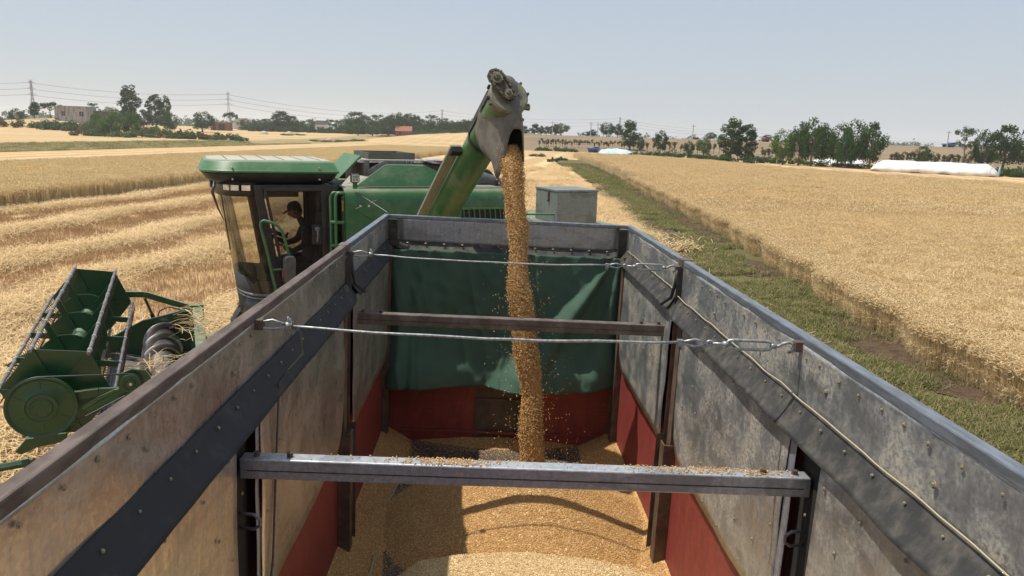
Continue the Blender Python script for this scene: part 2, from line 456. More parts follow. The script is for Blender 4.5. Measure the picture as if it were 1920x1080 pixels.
# ------------------------------------------------------------------ the lie of the land
ROW_A = radians(8.0)                       # heading of the drilled rows
def row_w(x, y): return x*cos(ROW_A)-y*sin(ROW_A)
def row_l(x, y): return x*sin(ROW_A)+y*cos(ROW_A)
def row_xy(w, l): return w*cos(ROW_A)+l*sin(ROW_A), -w*sin(ROW_A)+l*cos(ROW_A)
VERGE_L = [(4.6, -40), (5.6, 0), (6.2, 9.7), (6.2, 12), (6.3, 16.4), (6.8, 27), (7.6, 37), (9.1, 60), (10.5, 82), (11.2, 126), (11.5, 140)]
WHEAT_R = [(7.8, -40), (8.5, 0), (8.9, 11.3), (8.95, 13.7), (9.15, 17.6), (9.8, 23.2), (10.65, 31.1), (11.75, 48), (14.0, 83), (16.7, 150), (17.5, 172)]
def interp_x(pl, y):
    return np.interp(y, [p[1] for p in pl], [p[0] for p in pl])
def height(x, y):
    x = np.asarray(x, float); y = np.asarray(y, float)
    h = 1.9*sm(225, 430, y)*sm(60, -60, x)
    h = h + 4.6*np.exp(-(((x+172)/26)**2+((y-305)/26)**2))          # mound under the old house
    h = h - .9*np.exp(-((row_w(x, y)+92)/10.0)**2)*sm(40, -20, x)*sm(10, 60, y)   # ditch
    crest = 276-.36*x
    t = sm(-62, 0, y-crest)
    h = h + 4.1*t*sm(-70, 12, x)
    return h
ticks = [0.0]
step = 1.5
while ticks[-1] < 5200:
    ticks.append(ticks[-1]+step); step = min(step*1.055, 400)
axis = np.array([-t for t in reversed(ticks[1:])]+ticks)
gx, gy = np.meshgrid(axis, axis, indexing='ij')
gz = height(gx, gy)
gz -= 0.02
n = len(axis)
me = bpy.data.meshes.new('ground')
vid = np.arange(n*n).reshape(n, n)
fc = np.stack([vid[:-1, :-1], vid[1:, :-1], vid[1:, 1:], vid[:-1, 1:]], -1).reshape(-1, 4)
me.from_pydata(np.stack([gx, gy, gz], -1).reshape(-1, 3).tolist(), [], fc.tolist())
me.polygons.foreach_set('use_smooth', [True]*len(fc)); me.update()

def ground_mat():
    m, nt, out = new_mat('field_ground'); g = G(nt); p = g.pos()
    xyz = g.n('SeparateXYZ', Vector=p)
    X, Y = xyz.outputs[0], xyz.outputs[1]
    w = g.math('SUBTRACT', g.math('MULTIPLY', X, cos(ROW_A)), g.math('MULTIPLY', Y, sin(ROW_A)))
    l = g.math('ADD', g.math('MULTIPLY', X, sin(ROW_A)), g.math('MULTIPLY', Y, cos(ROW_A)))
    wig = g.math('MULTIPLY', g.math('SUBTRACT', g.noise(p, .12, 4, .6), .5), 3.2)
    wig2 = g.math('MULTIPLY', g.math('SUBTRACT', g.noise(p, .9, 4, .7), .5), 1.6)
    ww = g.math('ADD', w, g.math('ADD', wig, wig2))
    ph = g.math('FRACT', g.math('DIVIDE', g.math('ADD', ww, 12.6+46+2.3), 4.65))
    tri = g.math('ABSOLUTE', g.math('SUBTRACT', ph, .5))               # 0 at a windrow
    row = g.ramp(tri, .22, .10)
    fine = g.noise(g.mapping(p, rot=(0, 0, ROW_A), scale=(7, 2.0, 1)), 3.0, 6, .75)
    med = g.noise(p, .45, 5, .65)
    stub = g.mix(g.ramp(fine, .3, .7), (.40, .26, .135), (.56, .38, .205))
    stub = g.mix(g.ramp(med, .35, .7, 0, .6), stub, (.46, .31, .16))
    straw = g.mix(g.ramp(fine, .3, .7), (.50, .35, .17), (.76, .58, .33))
    row = g.math('MULTIPLY', row, g.ramp(g.noise(p, .05, 3), .25, .5, .35, 1))
    col = g.mix(row, stub, straw)
    # strips beyond the ditch: paler cut land and standing corn in patches
    far = g.ramp(Y, 120, 190)
    patch = g.noise(g.mapping(p, scale=(.006, .022, 1)), 1.0, 3, .55, .4)
    fcol = g.mix(g.ramp(patch, .42, .50), (.45, .335, .165), (.54, .39, .21))
    fcol = g.mix(g.ramp(patch, .60, .64), fcol, (.37, .29, .14))
    fcol = g.mix(g.ramp(g.noise(g.mapping(p, scale=(.05, .5, 1)), 1.0, 5, .7), .4, .7, 0, .65), fcol, (.40, .26, .14))
    col = g.mix(g.math('MULTIPLY', far, .72), col, fcol)
    # rough grass of the ditch banks
    dn = g.math('ADD', w, g.math('MULTIPLY', g.math('SUBTRACT', g.noise(p, .05, 3), .5), 14))
    dit = g.math('MULTIPLY', g.ramp(dn, -108, -103), g.ramp(dn, -79, -84))
    dit = g.math('MULTIPLY', dit, g.math('MULTIPLY', g.ramp(X, -30, -44), g.ramp(Y, 60, 80)))
    gr = g.mix(g.ramp(g.noise(p, .5, 5, .7), .3, .7), (.24, .195, .095), (.36, .28, .155))
    col = g.mix(dit, col, gr)
    # the embankment on the right: bare tan earth
    lev = g.ramp(g.math('ADD', Y, g.math('MULTIPLY', X, .36)), 200, 214)
    lev = g.math('MULTIPLY', lev, g.ramp(X, -10, 14))
    lc = g.mix(g.ramp(g.noise(g.mapping(p, scale=(.03, .12, 1)), 1.0, 6, .7), .35, .65), (.27, .20, .125), (.20, .15, .095))
    col = g.mix(lev, col, lc)
    g.bsdf(out, Base__Color=col, Roughness=.95, Specular__IOR__Level=.1, Normal=g.bump(fine, .6, .06))
ground_mat()
me.materials.append(MATS['field_ground'])
ground = link('ground', me); ground['kind'] = 'structure'

# grass verge between stubble and the wheat on the right
def verge_mat():
    m, nt, out = new_mat('verge_ground'); g = G(nt); p = g.pos()
    n1 = g.noise(p, .5, 5, .65); n2 = g.noise(p, 9, 6, .75)
    col = g.mix(g.ramp(n2, .3, .7), (.085, .085, .032), (.17, .145, .070))
    col = g.mix(g.ramp(n1, .50, .62, 0, .9), col, (.22, .165, .09))
    g.bsdf(out, Base__Color=col, Roughness=.95, Specular__IOR__Level=.1, Normal=g.bump(n2, .8, .05))
verge_mat()
def strip(name, la, lb, z, mat, nseg=160, y0=-40, y1=135):
    mb = MB()
    def fn(u, v):
        y = y0+(y1-y0)*u**1.6
        a, b = interp_x(la, y), interp_x(lb, y)
        x = a+(b-a)*v
        jit = .22*mnoise.noise((y*.7, v*3, 0)) if v in (0, 1) else 0
        return (x+jit, y, float(height(x, y))+z+.012*sin(v*pi)*max(0, mnoise.noise((x*.8, y*.8, 4))))
    mb.grid(fn, nseg, 8)
    return ob(name, mb, mat, smooth=True)
vg = strip('grass_verge', VERGE_L, [(p[0]+.7, p[1]) for p in WHEAT_R], .006, 'verge_ground'); vg['kind'] = 'structure'
# burnt, bare earth band at the foot of the wheat
def soil_mat():
    m, nt, out = new_mat('dark_soil'); g = G(nt); p = g.pos()
    n2 = g.noise(p, 4.0, 6, .75)
    col = g.mix(g.ramp(n2, .3, .7), (.060, .040, .027), (.125, .084, .055))
    col = g.mix(g.ramp(g.noise(g.mapping(p, scale=(3, 1, 1), rot=(0, 0, .5)), 16, 5, .75), .54, .68, 0, .75), col, (.30, .22, .115))
    g.bsdf(out, Base__Color=col, Roughness=.95, Specular__IOR__Level=.1, Normal=g.bump(n2, 1.0, .06))
soil_mat()
def soil_patches():
    k = 0
    for (y0, y1, a, b) in ((11.0, 18.2, .55, 1.02), (22.2, 26.5, .55, 1.0), (29, 62, .50, 1.0), (66, 118, .6, .95), (26, 40, .02, .34), (44, 70, .0, .25)):
        mb = MB()
        def fn(u, v):
            y = y0+(y1-y0)*u
            L, R = interp_x(VERGE_L, y), interp_x(WHEAT_R, y)+.25
            taper = min(1.0, 5*u*(1-u))
            va = a+(b-a)*(.5+(v-.5)*taper)
            if v < .5: va += (.16*mnoise.noise((y*.9, k*3.1, 0))+.12*mnoise.noise((y*3.3, k*3.1, 5))+.06*mnoise.noise((y*9, k, 7)))*taper
            x = L+(R-L)*va
            return (x, y, .026+.03*sin(pi*v)*max(0, .4+mnoise.noise((x*2, y*2, 1))))
        mb.grid(fn, 140, 6)
        o = ob('bare_earth', mb, 'dark_soil', smooth=True); o['kind'] = 'structure'; k += 1
soil_patches()

# ------------------------------------------------------------------ plants to scatter
def blade(mb, p, h, w, lean, az, bend=.35):
    d = Vector((cos(az), sin(az), 0)); s = Vector((-d.y, d.x, 0))
    a = Vector(p); m_ = a+d*(lean*.4)+Vector((0, 0, h*.6)); t = a+d*(lean*(1+bend))+Vector((0, 0, h))
    mb.add([a-s*w/2, a+s*w/2, m_+s*w*.4, m_-s*w*.4, t], [(0, 1, 2, 3), (3, 2, 4)])
def wheat_tile(seed, size, count, hgt, ear=.09, stalk_w=.006, awn=True, detail=True):
    r = random.Random(seed); mb = MB()
    for i in range(count):
        x, y = (r.random()-.5)*size, (r.random()-.5)*size
        h = hgt*r.uniform(.86, 1.06); az = r.uniform(0, 2*pi); ln = r.uniform(.0, .10)
        d = Vector((cos(az), sin(az), 0)); s = Vector((-d.y, d.x, 0))
        a = Vector((x, y, 0)); top = a+d*ln+Vector((0, 0, h))
        mb.add([a-s*stalk_w/2, a+s*stalk_w/2, top+s*stalk_w/2, top-s*stalk_w/2], [(0, 1, 2, 3)])
        # ear, nodding
        ed = (d*r.uniform(.2, 1.3)+Vector((0, 0, r.uniform(-.2, 1)))).normalized()
        e1 = ed.orthogonal().normalized()*ear*.14; e2 = ed.cross(e1.normalized())*ear*.14
        b = top; c = top+ed*ear*.45; t = top+ed*ear
        mb.add([b, c+e1, c+e2, c-e1, c-e2, t], [(0, 1, 2), (0, 2, 3), (0, 3, 4), (0, 4, 1), (5, 2, 1), (5, 3, 2), (5, 4, 3), (5, 1, 4)])
        if awn:
            for q in range(3):
                v = (ed+Vector((r.uniform(-.5, .5), r.uniform(-.5, .5), r.uniform(-.2, .5)))).normalized()*ear*.8
                mb.add([c-s*.0012, c+s*.0012, c+v], [(0, 1, 2)])
        if detail and r.random() < .6:
            blade(mb, a+Vector((0, 0, h*r.uniform(.2, .6))), r.uniform(-.05, .12), .012, r.uniform(.1, .2), r.uniform(0, 6.28))
    return mb
wheat_near = proto_coll('wheat_clump', [wheat_tile(i, .46, 46, .78).mesh('wheat_clump', 'wheat_ripe') for i in range(4)])
wheat_tuft = proto_coll('wheat_tuft', [wheat_tile(60+i, .16, 9, .78).mesh('wheat_tuft', 'wheat_ripe') for i in range(4)])
wheat_far = proto_coll('wheat_patch', [wheat_tile(20+i, 1.6, 150, .80, ear=.16, stalk_w=.02, awn=False, detail=False).mesh('wheat_patch', 'wheat_ripe') for i in range(3)])
wheat_gfar = proto_coll('wheat_pale_patch', [wheat_tile(30+i, 1.1, 130, .80, ear=.13, stalk_w=.013, awn=False, detail=False).mesh('wheat_pale_patch', 'wheat_green') for i in range(3)])

def canopy(name, fn_xy, nu, nv, z, mat):
    mb = MB()
    def fn(u, v):
        x, y = fn_xy(u, v); edge = min(u, v, 1-v)
        zz = z+.06*mnoise.noise((x*.9, y*.9, 2))+.04*mnoise.noise((x*.15, y*.15, 7))
        return (x, y, float(height(x, y))+zz)
    mb.grid(fn, nu, nv)
    return ob(name, mb, mat, smooth=True)
def canopy_mat(name, a, b, c):
    m, nt, out = new_mat(name); g = G(nt); p = g.pos()
    f = g.noise(g.mapping(p, scale=(1, 1, .2)), 9.0, 6, .75); d = g.noise(p, .09, 4, .6)
    tr = g.noise(g.mapping(p, rot=(0, 0, ROW_A-.06), scale=(.9, .03, 1)), 1.0, 3, .5)
    col = g.mix(g.ramp(f, .32, .68), a, b)
    col = g.mix(g.ramp(d, .35, .7, 0, .5), col, c)
    col = g.mix(g.ramp(tr, .60, .68, 0, .25), col, tuple(x*.6 for x in a))
    g.bsdf(out, Base__Color=col, Roughness=.95, Specular__IOR__Level=.05, Normal=g.bump(f, 1.0, .12))
canopy_mat('canopy_ripe', (.55, .40, .21), (.83, .66, .40), (.72, .55, .30))
canopy_mat('canopy_pale', (.62, .48, .26), (.87, .72, .43), (.78, .63, .36))

def far_edge_R(x):       # far end of the wheat on the right
    return np.interp(x, [8, 15, 30, 38.5, 39.8, 43.5, 46.7, 49.5, 52.8, 54.3, 70, 120, 220], [160, 150, 149, 125, 103, 94, 88, 82, 78, 74, 48, 10, -20])
def wheat_right_xy(u, v):
    x_off = 110*v**1.8
    # rows fan from the verge edge out to the right
    ymax = None
    y = -30+200*u
    x = interp_x(WHEAT_R, y)+.95+x_off
    y = min(y, far_edge_R(x)-.5+0*v)
    return float(x), float(y)
wr = canopy('wheat_crop', wheat_right_xy, 150, 60, .67, 'canopy_ripe')
tag(wr, 'ripe golden wheat standing beyond the grass verge', 'wheat', kind='stuff')
def pts_in(n, x0, x1, y0, y1):
    return np.stack([nrng.uniform(x0, x1, n), nrng.uniform(y0, y1, n)], 1)
def in_view(p, z=0.4, pad=320):
    d = np.column_stack([p[:, 0], p[:, 1], np.full(len(p), z-H)])
    dz = d @ CF; u = 960+FPX*(d @ CR)/dz; v = 540-FPX*(d @ CU)/dz
    return (dz > 1) & (u > -pad) & (u < 1920+pad*2) & (v < 1080+pad) & (v > 0)
def put_wheat(name, coll, npro, p, parent, zs=1.0, bury=0.0):
    n = len(p); z = height(p[:, 0], p[:, 1])-bury
    rot = np.zeros((n, 3)); rot[:, 2] = nrng.uniform(0, 2*pi, n); rot[:, 0] = nrng.normal(0, .10, n); rot[:, 1] = nrng.normal(.03, .10, n)
    sc = np.stack([np.ones(n), np.ones(n), nrng.uniform(.9, 1.08, n)*zs], 1)
    return scatter(name, np.column_stack([p, z]), rot, sc, coll, npro, parent)
p = pts_in(26000, 8, 52, 4, 44)
e = interp_x(WHEAT_R, p[:, 1])+.28*np.sin(p[:, 1]*1.7)*np.sin(p[:, 1]*.53)
dist = p[:, 0]-e
keep = (dist > .32) & in_view(p) & (np.abs((dist-7.0) % 12.0) > .28)
p = p[keep]
# every edge metre well filled
ye = 6+62*nrng.random(30000)**1.4; xe = interp_x(WHEAT_R, ye)+nrng.random(30000)**1.3*1.1-.05+.20*np.sin(ye*1.7)*np.sin(ye*.53)
pe = np.stack([xe, ye], 1)
put_wheat('wheat_stalk_near', wheat_near, 4, p, wr, .95)
put_wheat('wheat_stalk_edge', wheat_tuft, 4, pe, wr, .93)
p = pts_in(30000, 9, 150, 38, 172)
dist = p[:, 0]-interp_x(WHEAT_R, p[:, 1])
keep = (dist > .9) & (np.abs((dist-7.0) % 12.0) > .5) & (p[:, 1] < far_edge_R(p[:, 0])-.8) & in_view(p)
p = p[keep]
put_wheat('wheat_stalk_far', wheat_far, 3, p, wr, 1.0, .02)

# uncut strip of wheat on the left
W0, W1 = -28.4, -47.6
def wheat_left_xy(u, v):
    return row_xy(W0-.2+(W1-W0)*v, 5+165*u)
wl = canopy('wheat_crop', wheat_left_xy, 120, 24, .70, 'canopy_pale')
tag(wl, 'uncut strip of pale greenish wheat between the stubble rows', 'wheat', kind='stuff')
lw = np.stack([nrng.uniform(W1, W0, 16000), nrng.uniform(10, 170, 16000)], 1)
gap = (np.abs(lw[:, 0]+37.1) > .35) & (np.abs(lw[:, 0]+42.2) > .25)
lw = lw[gap]
x_, y_ = row_xy(lw[:, 0], lw[:, 1]); p = np.stack([x_, y_], 1); p = p[in_view(p)]
put_wheat('wheat_stalk', wheat_gfar, 3, p, wl)
le = np.stack([W0+np.abs(nrng.normal(0, .12, 1800))*-1+.1, nrng.uniform(10, 120, 1800)], 1)
x_, y_ = row_xy(le[:, 0], le[:, 1])
put_wheat('wheat_edge', wheat_gfar, 3, np.stack([x_, y_], 1), wl)

# stubble and straw
def stub_tile(seed):
    r = random.Random(seed); mb = MB()
    for row in (-.3, -.15, 0, .15, .3):
        for k in range(12):
            a = Vector((row+r.gauss(0, .02), (r.random()-.5)*.75, 0))
            blade(mb, a, r.uniform(.09, .17), .009, r.uniform(0, .05), r.uniform(0, 6.28), 0)
    for k in range(5):
        a = Vector(((r.random()-.5)*.7, (r.random()-.5)*.7, r.uniform(.02, .09))); az = r.uniform(0, 6.28); ln = r.uniform(.1, .3)
        d = Vector((cos(az), sin(az), r.uniform(-.15, .15)))*ln; s = Vector((-sin(az), cos(az), 0))*.004
        mb.add([a-s, a+s, a+d+s, a+d-s], [(0, 1, 2, 3)])
    return mb
def straw_tile(seed, k=60, spread=.32, th=.10, w=.005):
    r = random.Random(seed); mb = MB()
    for i in range(k):
        a = Vector((r.gauss(0, spread), r.gauss(0, spread), abs(r.gauss(0, th))+.01)); az = r.uniform(0, 6.28); ln = r.uniform(.15, .5)
        d = Vector((cos(az), sin(az), r.uniform(-.3, .35)))*ln; s = Vector((-sin(az), cos(az), 0))*w; m_ = a+d*.5+Vector((0, 0, r.uniform(-.02, .07)))
        mb.add([a-s, a+s, m_+s, m_-s, a+d+s, a+d-s], [(0, 1, 2, 3), (3, 2, 4, 5)])
    return mb
stub_c = proto_coll('stubble_tuft', [stub_tile(i).mesh('stubble_tuft', 'stubble_brown') for i in range(3)])
straw_c = proto_coll('straw_tangle', [straw_tile(i).mesh('straw_tangle', 'straw_pale') for i in range(4)])
st = pts_in(26000, -48, 6, 6, 70)
wv = row_w(st[:, 0], st[:, 1]); st = st[(wv > -28.2) & (st[:, 0] < interp_x(VERGE_L, st[:, 1])-.4) & in_view(st)]
n = len(st); rot = np.zeros((n, 3)); rot[:, 2] = -ROW_A+nrng.normal(0, .15, n)
o = scatter('stubble', np.column_stack([st, np.zeros(n)]), rot, nrng.uniform(.8, 1.15, n), stub_c, 3)
tag(o, 'short brown wheat stubble left standing in drilled rows', 'stubble')
sw = []
for wc, half in ((-7.9, 1.0), (-12.6, 1.05), (-17.2, 1.0), (-21.75, .95), (-26.6, .85), (-3.3, 1.0), (1.4, 1.1)):
    k = 2600
    l = 8+92*nrng.random(k)**1.5
    wv = wc+nrng.normal(0, half*.42, k)+.45*np.sin(l*.23+wc)+.25*np.sin(l*.9+wc*2)
    x_, y_ = row_xy(wv, l); sw.append(np.stack([x_, y_], 1))
# loose straw under and round the header, and spread behind the machine
sw.append(np.stack([nrng.normal(-8.3, 2.6, 1500), nrng.normal(9.6, 2.6, 1500)], 1))
sw.append(np.stack([nrng.uniform(1, 8.2, 1500), 14+60*nrng.random(1500)**1.4], 1))
sw = np.concatenate(sw); sw = sw[in_view(sw) & (sw[:, 0] < interp_x(VERGE_L, sw[:, 1])+nrng.uniform(-.5, .3, len(sw))) & (row_w(sw[:, 0], sw[:, 1]) > -28.3)]
n = len(sw); rot = np.zeros((n, 3)); rot[:, 2] = nrng.uniform(0, 6.28, n)
o = scatter('straw', np.column_stack([sw, np.zeros(n)+.02]), rot, nrng.uniform(.7, 1.15, n), straw_c, 4)
tag(o, 'pale loose straw lying in windrows on the cut field', 'straw')

# grass on the verge
def grass_tile(seed, mat):
    r = random.Random(seed); mb = MB()
    for i in range(34):
        a = Vector((r.gauss(0, .13), r.gauss(0, .13), 0))
        blade(mb, a, r.uniform(.04, .14), .011, r.uniform(.02, .14), r.uniform(0, 6.28))
    return mb
grass_c = proto_coll('grass_tuft', [grass_tile(i, 0).mesh('grass_tuft', 'grass_green') for i in range(2)]+[grass_tile(9+i, 0).mesh('grass_tuft', 'grass_dry') for i in range(2)])
gp = []
yy = 5+110*nrng.random(34000)**1.7
L_, R_ = interp_x(VERGE_L, yy), interp_x(WHEAT_R, yy)
xx = L_+(R_+.1-L_)*nrng.random(34000)
gn = np.array([mnoise.noise((a*.55, b*.55, 3)) for a, b in zip(xx, yy)])
def in_soil(x, y):
    L, R = interp_x(VERGE_L, y), interp_x(WHEAT_R, y)+.25
    v = (x-L)/(R-L); m = np.zeros(len(x), bool)
    for (y0, y1, a, b) in ((11.4, 17.8, .62, 1.1), (22.6, 26.1, .62, 1.1), (30, 61, .58, 1.1), (67, 117, .66, .95), (27, 39, .02, .28), (45, 69, .0, .2)):
        m |= (y > y0) & (y < y1) & (v > a) & (v < b)
    return m
ok = (gn > -.22) & (~in_soil(xx, yy) | (nrng.random(34000) < .07))
gp = np.stack([xx[ok], yy[ok]], 1)
n = len(gp); rot = np.zeros((n, 3)); rot[:, 2] = nrng.uniform(0, 6.28, n)
o = scatter('grass', np.column_stack([gp, np.full(n, .01)]), rot, nrng.uniform(.6, 1.25, n)*(1+gp[:, 1]*.006), grass_c, 4)
tag(o, 'short green grass growing along the verge beside the wheat', 'grass')

# ------------------------------------------------------------------ trees
def leaf_cloud(mb, centres, per, rad, size, r, flat=1.0):
    for (c, cr) in centres:
        for i in range(per):
            d = Vector((r.gauss(0, 1), r.gauss(0, 1), r.gauss(0, 1)*flat))
            d.normalize(); d *= cr*r.uniform(.55, 1.05)
            p = Vector(c)+d
            nrm = (d.normalized()+Vector((r.gauss(0, .7), r.gauss(0, .7), r.gauss(0, .7)+.3))).normalized()
            a = nrm.orthogonal().normalized(); a = Quaternion(nrm, r.uniform(0, 6.28)) @ a; b = nrm.cross(a)
            s = size*r.uniform(.6, 1.25)
            mb.add([p-a*s*.5, p+b*s*.32, p+a*s*.5, p-b*s*.32], [(0, 1, 2, 3)])
def tree_proto(seed, kind):
    """unit: 10 m high. returns trunk mesh, crown mesh, crown width"""
    r = random.Random(seed); tr = MB(); cr = MB(); cs = []
    if kind == 'poplar':
        wd = 4.2; levels = 15
        tr.tube([(0, 0, -.6), (.05, 0, 3), (-.05, .05, 6.5), (0, 0, 9.4)], [.2, .16, .09, .03], 7)
        for i in range(levels):
            z = 2.0+7.6*i/(levels-1); ww = wd/2*(.55+.5*sin(min(1, (i+1.5)/levels)*2.6))*(1 if i < levels-3 else .6)
            for k in range(4 if i < levels-2 else 2):
                az = r.uniform(0, 6.28); rr = ww*r.uniform(.35, .95)
                c = (rr*cos(az), rr*sin(az), z+r.uniform(-.3, .4)); cs.append((c, r.uniform(.5, .85)))
                if k % 2 == 0: tr.tube([(0, 0, z-.9), (c[0]*.5, c[1]*.5, z-.3), c], [.06, .04, .015], 4, caps=False)
        leaf_cloud(cr, cs, 50, 0, .46, r)
    elif kind == 'round':
        wd = 8.2
        tr.tube([(0, 0, -.6), (.1, 0, 2.0), (0, .1, 3.6)], [.32, .25, .2], 8)
        for i in range(38):
            u = r.uniform(-.9, 1); az = r.uniform(0, 6.28); q = sqrt(max(0, 1-u*u))*wd/2*r.uniform(.55, .92)
            c = (q*cos(az), q*sin(az), 5.3+u*3.9*r.uniform(.75, 1.0)); cs.append((c, r.uniform(.85, 1.45)))
            if i % 3 == 0: tr.tube([(0, .1, 3.0), (c[0]*.45, c[1]*.45, 3.0+(c[2]-3)*.6), c], [.13, .08, .02], 5, caps=False)
        leaf_cloud(cr, cs, 85, 0, .50, r, .8)
    elif kind == 'open':
        wd = 7.5
        tr.tube([(0, 0, -.6), (.15, 0, 3.0), (-.1, .1, 5.5), (.1, 0, 8.2)], [.25, .18, .11, .04], 7)
        for i in range(18):
            az = r.uniform(0, 6.28); z = r.uniform(3.2, 9.4); q = wd/2*r.uniform(.25, .98)*(1.1-.06*z)
            c = (q*cos(az)*1.25, q*sin(az)*1.25, z); cs.append((c, r.uniform(.55, 1.0)))
            tr.tube([(0, 0, z-1.6), (c[0]*.5, c[1]*.5, z-.7), c], [.07, .05, .015], 4, caps=False)
        leaf_cloud(cr, cs, 60, 0, .44, r, .6)
    elif kind == 'flat':     # spreading crown on a bare stem
        wd = 12.0
        tr.tube([(0, 0, -.6), (.2, 0, 3), (.1, .1, 5.5)], [.3, .22, .16], 7)
        for i in range(24):
            az = r.uniform(0, 6.28); q = wd/2*sqrt(r.random())*.95
            c = (q*cos(az), q*sin(az), 8.6-.05*q*q+r.uniform(-.8, .7)); cs.append((c, r.uniform(.7, 1.3)))
            if i % 2 == 0: tr.tube([(.1, .1, 5), (c[0]*.55, c[1]*.55, 6.8), c], [.11, .07, .02], 5, caps=False)
        leaf_cloud(cr, cs, 75, 0, .52, r, .55)
    elif kind == 'bush':
        wd = 14.0
        for i in range(6):
            az = i*1.05+r.uniform(-.3, .3); tr.tube([(0, 0, -.6), (1.2*cos(az), 1.2*sin(az), 3), (3.6*cos(az), 3.6*sin(az), 7)], [.22, .15, .04], 6)
        for i in range(34):
            u = r.uniform(-.45, 1); az = r.uniform(0, 6.28); q = sqrt(max(0, 1-u*u))*wd/2*r.uniform(.5, .95)
            c = (q*cos(az), q*sin(az), 4.6+u*4.4); cs.append((c, r.uniform(1.2, 2.1)))
        leaf_cloud(cr, cs, 85, 0, .80, r, .9)
    elif kind == 'sapling':
        wd = 5.0
        tr.tube([(0, 0, -.6), (0, 0, 4), (.1, 0, 8)], [.35, .25, .1], 5)
        for i in range(7):
            az = r.uniform(0, 6.28); q = r.uniform(.2, 1.5)
            cs.append(((q*cos(az), q*sin(az), r.uniform(4.2, 8.8)), r.uniform(1.0, 1.6)))
        leaf_cloud(cr, cs, 34, 0, 1.0, r)
    elif kind == 'scrub':
        wd = 16.0
        tr.tube([(0, 0, -.6), (0, 0, 5)], [.3, .1], 5)
        for i in range(20):
            az = r.uniform(0, 6.28); q = wd/2*sqrt(r.random())
            cs.append(((q*cos(az), q*sin(az), r.uniform(1.0, 7.5)*(1-.09*q)), r.uniform(1.4, 2.6)))
        leaf_cloud(cr, cs, 60, 0, 1.15, r)
    return tr, cr, wd
TREES = {}
def tree_mesh(kind, leaf, var):
    key = (kind, leaf, var)
    if key not in TREES:
        tr, cr, wd = tree_proto(hash((kind, var)) % 9973 if False else sum(map(ord, kind))*7+var, kind)
        a = tr.mesh('trunk', 'bark', True); b = cr.mesh('crown', leaf)
        TREES[key] = (a, b, wd)
    return TREES[key]
def tree(name, kind, leaf, px, ytop, wpx, Y, label, group=None, base=None, cat='tree', hmin=1.2):
    """a tree whose foot stands on the land at depth Y under the pixel column px"""
    p0 = at_Y(px, ytop, Y); k = float(ray(px, ytop) @ np.array([0, 1, 0])); D = Y/k
    zg = float(height(p0[0], p0[1])) if base is None else base
    h = max(hmin, p0[2]-zg); w = wpx*D/FPX
    a, b, wd = tree_mesh(kind, leaf, rng.randrange(3))
    t = thing(name, label, cat, (p0[0], p0[1], zg-.05), rng.uniform(0, 6.28), group)
    t.scale = (w/wd, w/wd, h/10.0)
    link('trunk', a, t); link('crown', b, t)
    return t
# --- left of the combine
L1 = 'trees behind the fields on the left'
tree('broadleaf_bush', 'scrub', 'leaf_dark', 6, 206, 34, 330, 'low dark bush at the field end beside the old grey house', L1)
tree('broadleaf_bush', 'round', 'leaf_dark', 31, 202, 34, 330, 'broad dark tree before the tall lattice pylon', L1)
tree('slim_tree', 'poplar', 'leaf_dark', 62, 191, 22, 300, 'slim dark tree at the foot of the tall lattice pylon', L1)
tree('acacia_tree', 'flat', 'leaf_dark', 92, 188, 52, 322, 'wide flat-topped tree behind the grey concrete house', L1)
tree('small_tree', 'open', 'leaf_mid', 173, 191, 26, 318, 'small loose tree beside the end wall of the grey house', L1)
tree('dark_tree', 'round', 'leaf_dark', 208, 199, 44, 330, 'low dark tree between the grey house and the tall poplar', L1)
tree('poplar_tree', 'poplar', 'leaf_dark', 240, 162, 40, 318, 'tallest dark poplar standing behind the pale green willows', L1)
tree('poplar_tree', 'poplar', 'leaf_dark', 289, 177, 32, 330, 'thick poplar with a slimmer poplar right beside it', L1)
tree('poplar_tree', 'poplar', 'leaf_mid', 310, 181, 18, 332, 'slim poplar right beside a thicker poplar', L1)
tree('willow_bush', 'bush', 'leaf_light', 181, 211, 32, 250, 'small pale green willow on the scrubby mound', L1)
tree('willow_bush', 'bush', 'leaf_light', 213, 210, 54, 232, 'broad pale green willow bush at the wheat edge', L1)
tree('willow_bush', 'bush', 'leaf_light', 246, 208, 40, 232, 'pale green willow with a visible stem at the wheat edge', L1)
tree('dark_tree', 'round', 'leaf_dark', 268, 204, 32, 325, 'dark round tree squeezed between two poplars', L1)
tree('green_tree', 'round', 'leaf_mid', 316, 206, 34, 300, 'rounded mid green tree below the slim poplar', L1)
tree('acacia_tree', 'round', 'leaf_dark', 378, 207, 44, 330, 'dark spreading tree beside the ruined brick shed', L1)
tree('acacia_tree', 'flat', 'leaf_dark', 431, 207, 30, 420, 'small flat-topped tree under the second pylon', L1)
S1 = 'scrub along the mound'
